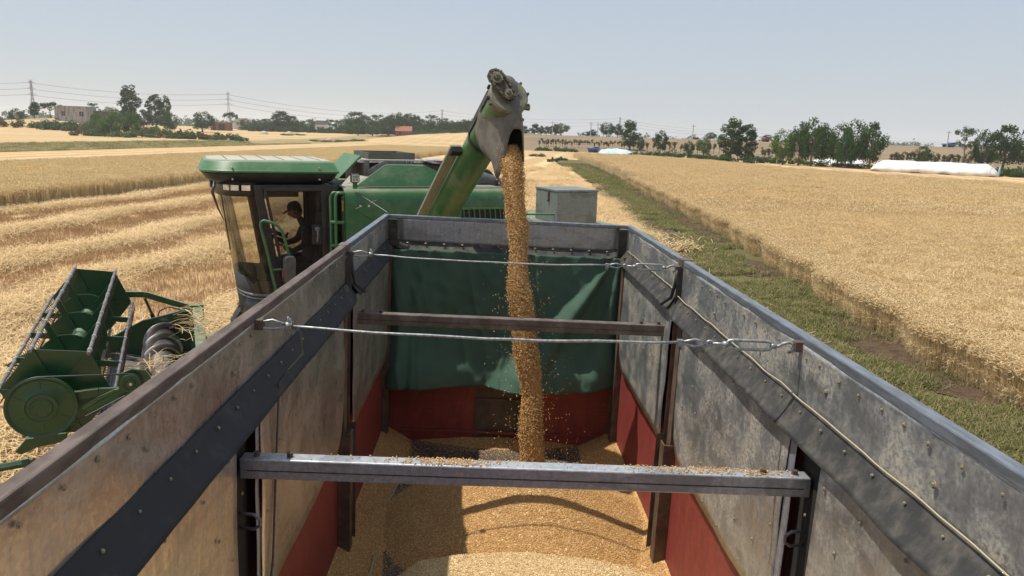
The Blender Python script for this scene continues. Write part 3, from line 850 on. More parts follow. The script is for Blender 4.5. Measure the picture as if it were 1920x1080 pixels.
for i, (px, yt, w, lf) in enumerate([(95, 216, 46, 'leaf_grey'), (130, 219, 50, 'leaf_grey'), (160, 221, 46, 'leaf_grey'), (155, 235, 40, 'leaf_brown'), (190, 236, 46, 'leaf_grey'), (205, 232, 34, 'leaf_dark'), (270, 228, 44, 'leaf_brown'), (292, 226, 44, 'leaf_grey'), (312, 238, 40, 'leaf_brown'),
                                    (345, 241, 40, 'leaf_brown'), (362, 238, 40, 'leaf_grey'), (395, 240, 44, 'leaf_brown'), (425, 243, 50, 'leaf_grey'), (448, 249, 30, 'leaf_grey'), (335, 232, 24, 'leaf_brown'), (20, 216, 40, 'leaf_brown'), (75, 218, 40, 'leaf_grey'), (110, 224, 40, 'leaf_grey'), (145, 226, 44, 'leaf_grey'), (122, 221, 40, 'leaf_grey'), (170, 224, 40, 'leaf_grey'), (190, 222, 40, 'leaf_grey'), (330, 244, 40, 'leaf_grey'), (380, 245, 40, 'leaf_brown'), (240, 240, 60, 'leaf_grey'), (265, 242, 50, 'leaf_grey')]):
    tree('shrub', 'scrub', lf, px, yt-rng.uniform(3, 8), w*1.1, 224+rng.uniform(-3, 6) if yt > 229 else 276, 'tangled grey green scrub bush on the weedy mound' if lf != 'leaf_brown' else 'dry brownish scrub bush on the weedy mound', S1+(' dry' if lf == 'leaf_brown' else ''), cat='bush')
L2 = 'dark trees of the far village line'
LB2 = {'round': ('round-headed dark tree in the long village tree line', L2), 'open': ('loose open-crowned tree in the long village tree line', L2+' open'), 'poplar': ('slim upright tree in the long village tree line', L2+' slim'), 'scrub': ('low dark thicket under the long village tree line', L2+' thicket')}
for px, yt, w, Y, kd, lf in [(466, 221, 28, 470, 'round', 'leaf_dark'), (483, 226, 20, 470, 'round', 'leaf_dark'), (497, 222, 24, 480, 'open', 'leaf_dark'), (525, 208, 30, 430, 'poplar', 'leaf_dark'), (548, 216, 26, 430, 'round', 'leaf_dark'), (566, 232, 26, 430, 'scrub', 'leaf_dark'), (579, 222, 24, 560, 'round', 'leaf_dark'),
        (620, 223, 24, 430, 'open', 'leaf_dark'), (634, 224, 22, 425, 'open', 'leaf_dark'), (648, 236, 24, 425, 'scrub', 'leaf_dark'), (668, 208, 48, 390, 'round', 'leaf_dark'), (709, 213, 28, 390, 'open', 'leaf_dark'), (728, 216, 44, 370, 'round', 'leaf_dark'), (746, 209, 34, 400, 'round', 'leaf_dark'), (766, 213, 22, 410, 'poplar', 'leaf_dark'), (782, 216, 18, 410, 'poplar', 'leaf_dark'),
        (797, 230, 30, 390, 'round', 'leaf_dark'), (809, 214, 24, 400, 'open', 'leaf_dark'), (828, 220, 26, 395, 'open', 'leaf_mid'), (812, 234, 40, 372, 'scrub', 'leaf_dark'), (848, 225, 28, 385, 'round', 'leaf_dark'), (869, 223, 30, 380, 'round', 'leaf_dark'), (888, 221, 30, 378, 'round', 'leaf_dark'), (855, 238, 50, 365, 'scrub', 'leaf_dark'), (905, 226, 34, 372, 'round', 'leaf_dark'), (930, 228, 34, 372, 'round', 'leaf_dark'), (955, 230, 30, 372, 'round', 'leaf_dark'), (900, 240, 60, 360, 'scrub', 'leaf_dark'), (785, 240, 30, 380, 'scrub', 'leaf_dark'), (540, 236, 30, 428, 'scrub', 'leaf_dark'), (600, 240, 40, 428, 'scrub', 'leaf_dark')]:
    tree('village_tree', kd, lf, px, yt, w*1.25, Y, LB2[kd][0], LB2[kd][1])
for i in range(40):
    px = 470+i*12.5+rng.uniform(-4, 4)
    tree('village_hedge_bush', 'scrub', 'leaf_dark', px, 226+.020*(px-470)+rng.uniform(-3, 5), 34, 395+rng.uniform(-12, 25), 'low dark hedge bush filling the foot of the village tree line', 'hedge bushes of the village line', cat='bush')
for px, yt, w, Y in [(505, 221, 30, 440), (515, 226, 28, 430), (560, 224, 28, 445), (645, 221, 34, 410), (690, 220, 34, 400), (716, 222, 34, 395), (735, 214, 34, 405), (757, 220, 34, 400), (775, 224, 34, 398), (790, 221, 30, 402), (818, 222, 34, 395), (838, 226, 34, 392), (858, 228, 34, 388), (878, 227, 36, 385), (918, 229, 36, 380), (942, 231, 36, 380)]:
    tree('village_tree', 'round', 'leaf_dark', px, yt, w*1.2, Y, LB2['round'][0], LB2['round'][1])
tree('pale_tree', 'round', 'leaf_mid', 671, 231, 30, 352, 'bushy mid green tree in front of the big dark village tree', L1)
tree('pale_tree', 'round', 'leaf_mid', 698, 235, 30, 350, 'small mid green tree with bare stem before the village tree line', L1)
# --- right: trees on and below the embankment
L3 = 'trees on the embankment'
for px, yt, w, kd in [(985, 236, 14, 'poplar'), (1003, 232, 18, 'poplar'), (1015, 236, 13, 'poplar'), (1025, 237, 13, 'poplar'), (1034, 237, 12, 'poplar'), (1042, 233, 14, 'poplar'), (1085, 248, 8, 'open'), (1100, 246, 18, 'round'), (1112, 242, 18, 'round'), (1333, 247, 22, 'round'), (1350, 255, 16, 'open'), (1305, 258, 14, 'round'), (1440, 252, 24, 'round')]:
    tree('roadside_tree', kd, 'leaf_dark', px, yt, w, 300, 'dark tree standing along the crest of the tan embankment', L3)
tree('roadside_tree', 'round', 'leaf_grey', 1053, 230, 34, 300, 'pale greyish tree at the end of the roadside row', L3)
tree('roadside_tree', 'round', 'leaf_dark', 1139, 228, 28, 292, 'big dark roadside tree under a distant pylon', L3)
tree('roadside_tree', 'round', 'leaf_dark', 1159, 231, 26, 290, 'second dark roadside tree touching the bigger one', L3)
tree('tall_tree', 'poplar', 'leaf_mid', 1184, 226, 34, 215, 'tall ragged tree beside the blue sheeted heap', L3)
tree('low_tree', 'round', 'leaf_mid', 1202, 256, 18, 212, 'low tree close beside the tall ragged one', L3)
tree('round_tree', 'round', 'leaf_dark', 1240, 243, 32, 205, 'dark round-headed tree alone before the embankment', L3)
tree('low_tree', 'open', 'leaf_brown', 1262, 264, 20, 195, 'thin brownish small tree before the embankment', L3)
tree('low_tree', 'round', 'leaf_mid', 1292, 263, 24, 192, 'small rounded green tree before the embankment', L3)
tree('low_tree', 'round', 'leaf_light', 1321, 255, 32, 188, 'light green rounded tree before the embankment', L3)
tree('green_poplar', 'poplar', 'leaf_mid', 1376, 223, 44, 150, 'taller of two leafy poplars at the wheat field end', L3)
tree('green_poplar', 'poplar', 'leaf_mid', 1403, 233, 40, 150, 'shorter of two leafy poplars at the wheat field end', L3)
tree('poplar_skirt', 'scrub', 'leaf_mid', 1385, 272, 72, 148, 'leafy undergrowth round the feet of the two poplars', L3, cat='bush')
G3 = 'clump of trees by the white tunnel'
tree('clump_tree', 'round', 'leaf_light', 1474, 239, 46, 142, 'lighter green tree at the open end of the dense tree clump', G3)
for px, yt, w, Y in [(1505, 226, 44, 140), (1530, 218, 56, 138), (1548, 228, 42, 139)]:
    tree('clump_tree', 'round', 'leaf_mid', px, yt, w, Y, 'dense green tree in the clump right before the sheeted white heap', G3+' a')
for px, yt, w, Y in [(1578, 230, 50, 136), (1606, 220, 58, 134), (1640, 226, 56, 132), (1592, 246, 44, 133)]:
    tree('clump_tree', 'round', 'leaf_mid', px, yt, w, Y, 'dense green tree in the clump beside the long white tunnel', G3+' b')
tree('tunnel_tree', 'round', 'leaf_mid', 1733, 272, 32, 165, 'small green tree behind the long white tunnel', L3)
tree('feathery_tree', 'open', 'leaf_grey', 1815, 236, 50, 150, 'sparse pale feathery tree beyond the end of the tunnel', L3)
tree('edge_tree', 'round', 'leaf_dark', 1852, 239, 40, 150, 'medium dark tree beside the sparse feathery one', L3)
tree('edge_tree', 'round', 'leaf_dark', 1893, 231, 64, 146, 'large dark tree past the end of the tunnel', L3)
tree('edge_tree', 'round', 'leaf_dark', 1935, 236, 60, 150, 'large dark tree next to the big one past the tunnel', L3)
# saplings planted along the embankment foot
SG = 'dark saplings planted along the embankment'
k = 0
for i in range(46):
    px = 1012+i*4.3+rng.uniform(-1, 1)
    tree('sapling', 'sapling', 'leaf_red', px, 259+.032*(px-1000)+rng.uniform(-2, 3), 7, 226-.05*(px-1000)+rng.choice((0, 9)), 'small dark reddish sapling in the planted row below the embankment', SG, cat='sapling')
for i in range(15):
    px = 1205+i*10.5+rng.uniform(-2, 2)
    tree('sapling', 'sapling', 'leaf_red', px, 266+rng.uniform(-2, 5), 8, 205+rng.uniform(-6, 6), 'small dark reddish sapling in the planted row below the embankment', SG, cat='sapling')
for i in range(26):
    px = 1672+i*7.5+rng.uniform(-2, 2)
    tree('sapling', 'sapling', 'leaf_red', px, 284+.03*(px-1672)+rng.uniform(-3, 3), 12, 168+rng.uniform(-6, 6), 'dark sapling in the hedge row behind the white tunnel', 'hedge saplings behind the tunnel', cat='sapling')
for i in range(12):
    px = 1430+i*5+rng.uniform(-2, 2)
    tree('sapling', 'sapling', 'leaf_red', px, 276+rng.uniform(-2, 3), 9, 190+rng.uniform(-6, 6), 'dark sapling seen between the poplars and the tree clump', 'saplings behind the clump', cat='sapling')
# weeds and reeds at the far end of the wheat
RG = 'reeds and weeds at the wheat field end'
for px, yt, w, Y in [(1020, 270, 34, 205), (1045, 272, 20, 205), (1068, 271, 30, 200), (1200, 279, 40, 180), (1228, 279, 40, 178), (1258, 281, 44, 174), (1290, 283, 44, 170), (1322, 285, 44, 165), (1350, 288, 40, 160), (1440, 300, 40, 150), (1458, 302, 30, 148), (1650, 316, 36, 128), (1690, 319, 34, 126), (1730, 325, 40, 122), (1790, 322, 36, 124), (1870, 318, 60, 128), (1905, 318, 50, 126), (1860, 331, 44, 116), (1895, 333, 50, 114), (1925, 334, 40, 113), (1425, 290, 44, 160), (1500, 306, 60, 146), (1560, 312, 60, 140), (1610, 314, 50, 136)]:
    tree('reed_clump', 'scrub', rng.choice(('leaf_mid', 'leaf_mid', 'leaf_grey')), px, yt, w, Y, 'low green reeds and weeds at the far end of the wheat', RG, cat='weeds', hmin=rng.uniform(1.7, 2.4))
for px, yt, w, Y in [(1008, 289, 30, 150), (1050, 297, 26, 130), (1036, 300, 22, 122)]:
    tree('weed_patch', 'scrub', 'leaf_grey', px, yt, w, Y, 'low grey green weed patch where the verge meets the cut field', 'weed patches on the verge end', cat='weeds')
for px, yt, w, Y in [(600, 258, 40, 270), (640, 260, 44, 262), (670, 263, 40, 255), (560, 249, 30, 330), (535, 251, 26, 320), (740, 257, 60, 340), (800, 259, 60, 335), (845, 260, 50, 330)]:
    tree('weed_patch', 'scrub', 'leaf_grey', px, yt, w, Y, 'thin strip of weeds along a far field boundary', 'weeds on far field boundaries', cat='weeds')
# far wood on the skyline: one mass
def far_wood():
    mb = MB(); r = random.Random(5); cs = []
    for i in range(240):
        px = r.uniform(-60, 980) if i < 170 else r.uniform(960, 1960)
        Y = r.uniform(900, 1200)
        p = at_Y(px, 222+.03*px, Y); hh = r.uniform(5, 13) if i < 170 else r.uniform(3, 8)
        for q in range(3):
            cs.append(((p[0]+r.uniform(-14, 14), Y+r.uniform(-10, 10), r.uniform(1, hh)), r.uniform(3, 6)))
    leaf_cloud(mb, cs, 26, 0, 3.2, r, .8)
    o = ob('far_wood', mb, 'leaf_dark'); tag(o, 'hazy far-off wood along the skyline', 'wood', kind='stuff')
far_wood()
# ditch bank grass
gp = np.stack([nrng.uniform(-106, -80, 9000), nrng.uniform(60, 210, 9000)], 1)
x_, y_ = row_xy(gp[:, 0], gp[:, 1]); gp = np.stack([x_, y_], 1); gp = gp[in_view(gp) & (x_ < -36)]
n = len(gp); rot = np.zeros((n, 3)); rot[:, 2] = nrng.uniform(0, 6.28, n)
weed_c = proto_coll('bank_grass_tuft', [grass_tile(40+i, 0).mesh('bank_grass_tuft', m_) for i, m_ in enumerate(('bank_dry', 'bank_dry', 'bank_dry', 'grass_green'))])
o = scatter('bank_grass', np.column_stack([gp, height(gp[:, 0], gp[:, 1])]), rot, nrng.uniform(1.6, 4.0, n), weed_c, 4)
tag(o, 'rough dry grass on the banks of the ditch across the field', 'grass')

# ------------------------------------------------------------------ buildings
def building(name, label, px0, px1, ytop, Y, depth, wall, roof=None, windows=(), base=None, gable=0.0, rot=0.0):
    a, b = at_Y(px0, ytop, Y), at_Y(px1, ytop, Y)
    w = b[0]-a[0]; cx = (a[0]+b[0])/2; zg = float(height(cx, Y)) if base is None else base
    h = max(2.4, a[2]-zg)
    t = thing(name, label, 'building', (cx, Y+depth/2, zg), rot)
    mb = MB()
    # walls with real window openings in the front: slabs round the openings
    cols = sorted({-w/2, w/2, *[q for x0, x1, z0, z1 in windows for q in (x0*w-w/2, x1*w-w/2)]})
    rows = sorted({-1.0, h, *[q*h for x0, x1, z0, z1 in windows for q in (z0, z1)]})
    for i in range(len(cols)-1):
        for j in range(len(rows)-1):
            mx, mz = (cols[i]+cols[i+1])/2, (rows[j]+rows[j+1])/2
            if any(x0*w-w/2 < mx < x1*w-w/2 and z0*h < mz < z1*h for x0, x1, z0, z1 in windows): continue
            mb.bb((cols[i], -depth/2, rows[j]), (cols[i+1], -depth/2+.3, rows[j+1]))
    mb.bb((-w/2, depth/2-.3, -1), (w/2, depth/2, h))
    mb.bb((-w/2, -depth/2+.3, -1), (-w/2+.3, depth/2-.3, h)); mb.bb((w/2-.3, -depth/2+.3, -1), (w/2, depth/2-.3, h))
    ob('wall', mb, wall, t)
    for x0, x1, z0, z1 in windows:
        q = MB(); q.bb((x0*w-w/2-.02, -depth/2+.16, z0*h-.02), (x1*w-w/2+.02, -depth/2+.2, z1*h+.02)); wo = ob('window', q, 'window_dark', t)
        f = MB(); X0, X1, Z0, Z1 = x0*w-w/2, x1*w-w/2, z0*h, z1*h
        f.bb(((X0+X1)/2-.04, -depth/2+.10, Z0), ((X0+X1)/2+.04, -depth/2+.15, Z1)); f.bb((X0, -depth/2+.10, (Z0+Z1)/2-.04), (X1, -depth/2+.145, (Z0+Z1)/2+.04))
        ob('frame', f, wall, wo)
    r = MB()
    if gable:
        r.plate([(-w/2-.4, -depth/2-.4, h-.1), (-w/2-.4, 0, h+gable), (-w/2-.4, depth/2+.4, h-.1)], (w+.8, 0, 0))
    else:
        r.bb((-w/2-.15, -depth/2-.15, h), (w/2+.15, depth/2+.15, h+.25))
    ob('roof', r, roof or wall, t)
    return t
building('concrete_house', 'flat-roofed grey concrete house with streaked walls and dark openings', 101, 160, 199, 300, 8, 'concrete_old', windows=((.22, .34, .34, .66), (.78, .92, .34, .66)))
building('low_outbuilding', 'low dark outbuilding beside the old concrete house', 166, 205, 208, 306, 6, 'hatch_steel', 'concrete_old')
building('brick_shed', 'ruined red brick shed with open front at the village edge', 394, 428, 229, 380, 6, 'brick_red', 'concrete_old', windows=((.12, .3, .05, .8), (.45, .8, .05, .8)))
building('pale_block', 'pale block house behind the ruined brick shed', 440, 456, 222, 520, 9, 'concrete_pale', windows=((.2, .4, .4, .7), (.6, .8, .4, .7)))
building('pale_house', 'long low pale house far behind the brick shed', 408, 440, 229, 540, 9, 'wall_white', 'concrete_old')
building('white_house', 'white house with a dark pitched roof among the village trees', 591, 612, 233, 470, 8, 'wall_white', 'window_dark', windows=((.15, .35, .3, .7), (.6, .8, .3, .7)), gable=2.4)
building('red_roof_house', 'low house with red tiled roof between the village trees', 742, 770, 246, 362, 7, 'brick_red', 'roof_tile', windows=((.2, .35, .2, .7),), gable=2.2)
# straw heaps out on the far field
for i, (px, yb, Y, s, lb) in enumerate([(494, 246, 330, 2.2, 'rounded pale straw heap on the far field under the trees'), (541, 249, 330, 2.4, 'low wide straw heap on the far field'), (618, 257, 285, 1.5, 'small straw heap near the far weed strip')]):
    p = at_Y(px, yb, Y); mb = MB(); zg = float(height(p[0], Y))
    mb.lathe([(s*.02, s*.62), (s*.45, s*.5), (s*.8, s*.26), (s*1.0, 0), (s*1.0, -.4)], (0, 0, 0), (0, 0, 1), 18)
    mb.v = [(x+.3*mnoise.noise((x, y, z)), y, z+.3*mnoise.noise((x*1.3, y, z+3))) for x, y, z in mb.v]
    o = ob('straw_heap', mb, 'cord_cream', smooth=True); o.location = (p[0], Y, zg); tag(o, lb, 'straw heap')

# ------------------------------------------------------------------ plastic tunnel, sheeted heaps
def tunnel():
    a = at_Y(1652, 327, 122); b = at_Y(1852, 327, 116)
    A = Vector((a[0], 125.0, 0)); B = Vector((b[0], 113.5, 0)); d = (B-A).normalized(); s = Vector((-d.y, d.x, 0)); Ln = (B-A).length
    t = thing('plastic_tunnel', 'long low white plastic crop tunnel at the end of the wheat', 'tunnel', A)
    R = 2.55
    mb = MB()
    def fn(u, v):
        th = pi*v; e = min(u, 1-u)*Ln
        k = min(1, (e/1.6)**.5 if e < 1.6 else 1)
        wob = 1+.07*mnoise.noise((u*14, v*3, 0))
        zlow = .55*max(0, mnoise.noise((u*9, 0, 3)))*(1 if v < .12 else 0)
        return tuple(d*(u*Ln)+s*(-cos(th)*R*1.15*wob*(.55+.45*k))+Vector((0, 0, sin(th)**.8*1.8*k*wob+.02+zlow)))
    mb.grid(fn, 70, 16)
    ob('plastic_cover', mb, 'plastic_white', t, smooth=True, solid=.03)
    mb = MB()
    mb.plate([d*(Ln+.05)+s*(-cos(q)*R*.62)+Vector((0, 0, sin(q)*1.55+.05)) for q in [pi*i/12 for i in range(13)]], d*.05)
    ob('end_sheet', mb, 'plastic_blue', t)
    for i in range(9):
        u = (i+.5)/9; mb = MB()
        mb.tube([d*(u*Ln)+s*(-cos(q)*(R*1.15+.02))+Vector((0, 0, sin(q)**.8*1.80)) for q in [pi*k/14 for k in range(15)]], .025, 5)
        ob('hoop', mb, 'plastic_white', t, smooth=True)
tunnel()
def heap(name, label, px0, px1, ytop, Y, dep, mat, seed, cat='sheeted heap'):
    a, b = at_Y(px0, ytop, Y), at_Y(px1, ytop, Y); cx = (a[0]+b[0])/2; zg = float(height(cx, Y)); h = max(1.2, a[2]-zg); w = b[0]-a[0]
    mb = MB()
    def fn(u, v):
        x = (u-.5)*w; y = (v-.5)*dep; e = (1-abs(2*u-1)**3)*(1-abs(2*v-1)**2.5)
        return (x, y, h*max(0, e)**.6*(.8+.3*mnoise.noise((u*6+seed, v*3, 0)))-.1)
    mb.grid(fn, 36, 12)
    o = ob(name, mb, mat, smooth=True); o.location = (cx, Y, zg); tag(o, label, cat)
    return o
heap('sheeted_heap', 'long heap covered with pale blue plastic sheet', 1123, 1184, 275, 200, 8, 'plastic_blue', 1)
heap('sheeted_heap', 'white plastic sheeted heap behind the tree clump', 1530, 1625, 289, 150, 8, 'plastic_white', 4)
def small_truck(px, yb, Y, mat, label, L, hgt=2.4):
    p = at_Y(px, yb, Y); zg = float(height(p[0], Y))
    t = thing('lorry', label, 'lorry', (p[0], Y, zg))
    mb = MB(); mb.plate([(-L/2, -1, .8), (L/2-1.9, -1, .8), (L/2-1.9, -1, hgt*.8), (-L/2, -1, hgt*.8)], (0, 2, 0)); ob('cargo_body', mb, mat, t, bevel=.05)
    mb = MB(); mb.plate([(L/2-1.8, -.95, .6), (L/2, -.95, .6), (L/2, -.95, 1.5), (L/2-.4, -.95, hgt), (L/2-1.8, -.95, hgt)], (0, 1.9, 0)); cb = ob('cab', mb, mat, t, bevel=.08)
    mb = MB(); mb.plate([(L/2-1.4, -.97, 1.5), (L/2-.25, -.97, 1.5), (L/2-.55, -.97, hgt-.25), (L/2-1.4, -.97, hgt-.25)], (0, 1.94, 0)); ob('window', mb, 'window_dark', cb)
    for x in (-L/2+.9, -L/2+1.9, L/2-.9):
        for y in (-1, 1):
            mb = MB(); mb.cyl((x, y*.98, .45), (x, y*.74, .45), .45, 14); ob('wheel', mb, 'tyre', t)
small_truck(1112, 283, 202, 'vehicle_blue', 'small blue lorry parked beside the blue sheeted heap', 3.4, 1.5)
small_truck(1435, 264, 262, 'vehicle_red', 'tiny red lorry on the embankment road', 2.6, 1.5)
small_truck(1778, 276, 232, 'vehicle_blue', 'dark blue lorry on the embankment road beyond the tunnel', 3.6, 1.4)
# poles
for i, (px, yt, Y) in enumerate([(1036, 243, 272), (1108, 240, 268), (1121, 246, 268), (1299, 253, 250), (1777, 265, 225), (975, 246, 275)]):
    p = at_Y(px, yt, Y); zg = float(height(p[0], Y))
    t = thing('utility_pole', 'thin concrete utility pole on the embankment road', 'pole', (p[0], Y, zg), 0, 'utility poles along the embankment')
    h = max(5, p[2]-zg)
    mb = MB(); mb.tube([(0, 0, -.5), (0, 0, h)], [.17, .11], 8); ob('post', mb, 'concrete_pale', t)
    mb = MB(); mb.bb((-.8, -.06, h-.7), (.8, .06, h-.58)); ob('crossarm', mb, 'pylon_steel', t)

# ------------------------------------------------------------------ pylons and lines
def pylon(px, ytop, Y, label):
    p = at_Y(px, ytop, Y); hh = p[2]
    t = thing('lattice_pylon', label, 'pylon', (p[0], Y, 0), .3, 'power line pylons')
    w0, wt = hh*.085, hh*.016; r = .16+Y*.00006
    def corner(i, z):
        f = z/hh; w = w0+(wt-w0)*min(1, f/.62) if f < .62 else wt*(1.0)
        return Vector(((1, 1, -1, -1)[i]*w, (1, -1, -1, 1)[i]*w, z))
    for i in range(4):
        mb = MB(); mb.tube([corner(i, -1), corner(i, hh*.62), corner(i, hh*.96)], r, 4); ob('leg', mb, 'pylon_steel', t)
    mb = MB(); zs = [0, .1, .2, .3, .38, .46, .53, .6, .66, .72, .78, .84, .9, .96]
    for a, b in zip(zs[:-1], zs[1:]):
        for i in range(4):
            mb.tube([corner(i, a*hh), corner((i+1) % 4, b*hh)], r*.6, 4, caps=False); mb.tube([corner((i+1) % 4, a*hh), corner(i, b*hh)], r*.6, 4, caps=False)
    ob('lattice_bracing', mb, 'pylon_steel', t)
    arms = []
    for f, l in ((.66, .10), (.79, .085), (.92, .07)):
        mb = MB()
        for sgn in (-1, 1):
            tip = Vector((sgn*hh*l, 0, f*hh)); arms.append(tip)
            mb.tube([(0, wt, f*hh), tip], r*.7, 4); mb.tube([(0, -wt, (f+.045)*hh), tip], r*.7, 4); mb.tube([(0, 0, (f+.045)*hh), tip], r*.7, 4)
        ob('crossarm', mb, 'pylon_steel', t)
    mb = MB(); mb.tube([(0, 0, .95*hh), (hh*.035, 0, hh)], r*.7, 4); mb.tube([(0, 0, .95*hh), (-hh*.035, 0, hh)], r*.7, 4); ob('earth_peak', mb, 'pylon_steel', t)
    return [Vector((p[0], Y, 0))+Matrix.Rotation(.3, 3, 'Z') @ q for q in arms]
pyl = [pylon(57, 148, 620, 'tallest lattice pylon standing behind the old grey house'), pylon(427, 171, 760, 'lattice pylon above the small flat-topped tree'),
       pylon(829, 204, 1150, 'distant lattice pylon over the village tree line'), pylon(1163, 219, 1250, 'distant lattice pylon above the roadside trees'), pylon(1416, 238, 1500, 'faint small lattice pylon past the two poplars')]
far_l = at_Y(-260, 160, 600); pyl0 = [Vector((far_l[0], 600, q.z-1)) for q in pyl[0]]
far_r = at_Y(2150, 262, 1500); pyl9 = [Vector((far_r[0], 1500, q.z)) for q in pyl[4]]
chain_ = [pyl0]+pyl+[pyl9]
SPAN = ['past the tallest pylon away from the village', 'between the tallest pylon and its neighbour', 'between the second pylon and the village pylon', 'between the village pylon and the roadside pylon', 'between the roadside pylon and the faint one', 'running on past the faint pylon']
for (a, b), span in zip(zip(chain_[:-1], chain_[1:]), SPAN):
    for k, lv in ((0, 'lowest'), (2, 'middle'), (4, 'top')):
        p, q = a[k], b[k]; mb = MB()
        mb.tube([p.lerp(q, i/16)-Vector((0, 0, (q-p).length*.022*4*(i/16)*(1-i/16))) for i in range(17)], .10+.00007*(p.y+q.y)/2, 4, caps=False)
        o = ob('power_line', mb, 'wire_grey'); tag(o, lv+' power line '+span, 'power line', 'overhead power lines')

# ------------------------------------------------------------------ the grain truck (own frame: x right, y to the tailgate, z below the eye)
TR_, TU_, TF_ = cam_axes(.0381, .1956, .051)
Mrot = np.array([CR, CU, CF]).T @ np.array([TR_, TU_, TF_])
CT = np.array([-.2139, 0, 0])
OT = np.array([0.0, 4.0, -4.2])
def t2w(p):
    return CW + Mrot @ (np.asarray(p, float)-CT)
ow = t2w(OT)
TM = Matrix([[*Mrot[i], ow[i]] for i in range(3)]+[[0, 0, 0, 1]])
truck = thing('grain_truck', 'grain truck body with red steel walls and raised galvanised sheet sides', 'truck', matrix=TM)
def T(x, y, z): return (x-OT[0], y-OT[1], z-OT[2])
def tob(name, mb, mat, parent=None, **k):
    mb.v = [T(*p) for p in mb.v]
    return ob(name, mb, mat, parent or truck, **k)
ZR, ZF, YF, YN = -.765, -3.08, 7.30, .62
bolt_me = None
def bolt_mesh():
    mb = MB()
    mb.cyl((0, 0, 0), (0, 0, .0025), .0115, 8); mb.cyl((0, 0, .0025), (0, 0, .0075), .0070, 6)
    return mb.mesh('bolt', 'bolt_zinc')
bolt_me = bolt_mesh()
def bolt(parent, p, nrm, s=1.0):
    o = link('bolt', bolt_me, parent)
    q = Vector(nrm).to_track_quat('Z', 'Y')
    o.rotation_mode = 'QUATERNION'; o.rotation_quaternion = q; o.location = T(*p); o.scale = (s, s, s)
    return o
# floor and walls
mb = MB(); mb.bb((-1.20, YN, ZF-.06), (1.20, YF, ZF)); tob('floor_plate', mb, 'floor_steel')
for s_ in (-1, 1):
    mb = MB(); mb.bb((s_*1.175, YN, ZF), (s_*1.215, YF+.02, -1.06)); tob('side_wall', mb, 'red_paint')
    pass
mb = MB(); mb.bb((-1.175, YN-.04, ZF), (1.175, YN, -1.0)); tob('headboard', mb, 'red_paint')
# tailgate with hatch
mb = MB()
mb.bb((-1.172, YF-.03, ZF), (-.235, YF+.02, -1.05)); mb.bb((.205, YF-.03, ZF), (1.172, YF+.02, -1.05)); mb.bb((-.235, YF-.03, -2.61), (.205, YF+.02, -1.05))
tob('tailgate', mb, 'red_paint')
mb = MB(); mb.bb((-1.16, YF-.055, ZF+.10), (1.16, YF-.03, ZF+.125)); tob('tailgate_rib', mb, 'red_paint', bevel=.005)
mb = MB(); mb.bb((-.235, YF-.005, ZF), (.205, YF+.015, -2.61)); h_ = tob('hatch', mb, 'hatch_steel')
mb = MB(); mb.bb((-.25, YF-.05, ZF), (-.222, YF-.004, -2.60)); mb.bb((.190, YF-.05, ZF), (.218, YF-.004, -2.60)); mb.bb((-.222, YF-.05, -2.628), (.190, YF-.004, -2.60)); tob('frame', mb, 'hatch_steel', h_)
mb = MB(); mb.bb((-.26, YF-.034, -2.59), (.30, YF-.0305, -2.50)); tob('patch_plate', mb, 'hatch_steel')
# posts: channels up the walls
def post(s, y, w, z0, z1, mat='rust_steel', dx=.085):
    mb = MB(); xo = 1.174
    mb.bb((s*xo, y, z0), (s*(xo-.012), y+w, z1))
    mb.bb((s*(xo-.012), y, z0), (s*(xo-dx), y+.012, z1)); mb.bb((s*(xo-.012), y+w-.012, z0), (s*(xo-dx), y+w, z1))
    mb.bb((s*(xo-dx), y+.012, z0), (s*(xo-dx+.01), y+w*.45, z1))
    return tob('post', mb, mat)
for s_ in (-1, 1):
    post(s_, 4.86, .24, ZF+.03, -2.04); post(s_, 4.87, .22, -2.04, -1.20, dx=.040); post(s_, 2.68, .22, ZF+.03, -2.10); post(s_, 7.02, .22, ZF+.03, -1.05, dx=.060)
    mb = MB(); mb.bb((s_*1.172, 4.90, ZF+.0), (s_*1.10, 5.08, ZF+.05)); tob('post_foot', mb, 'rust_steel')

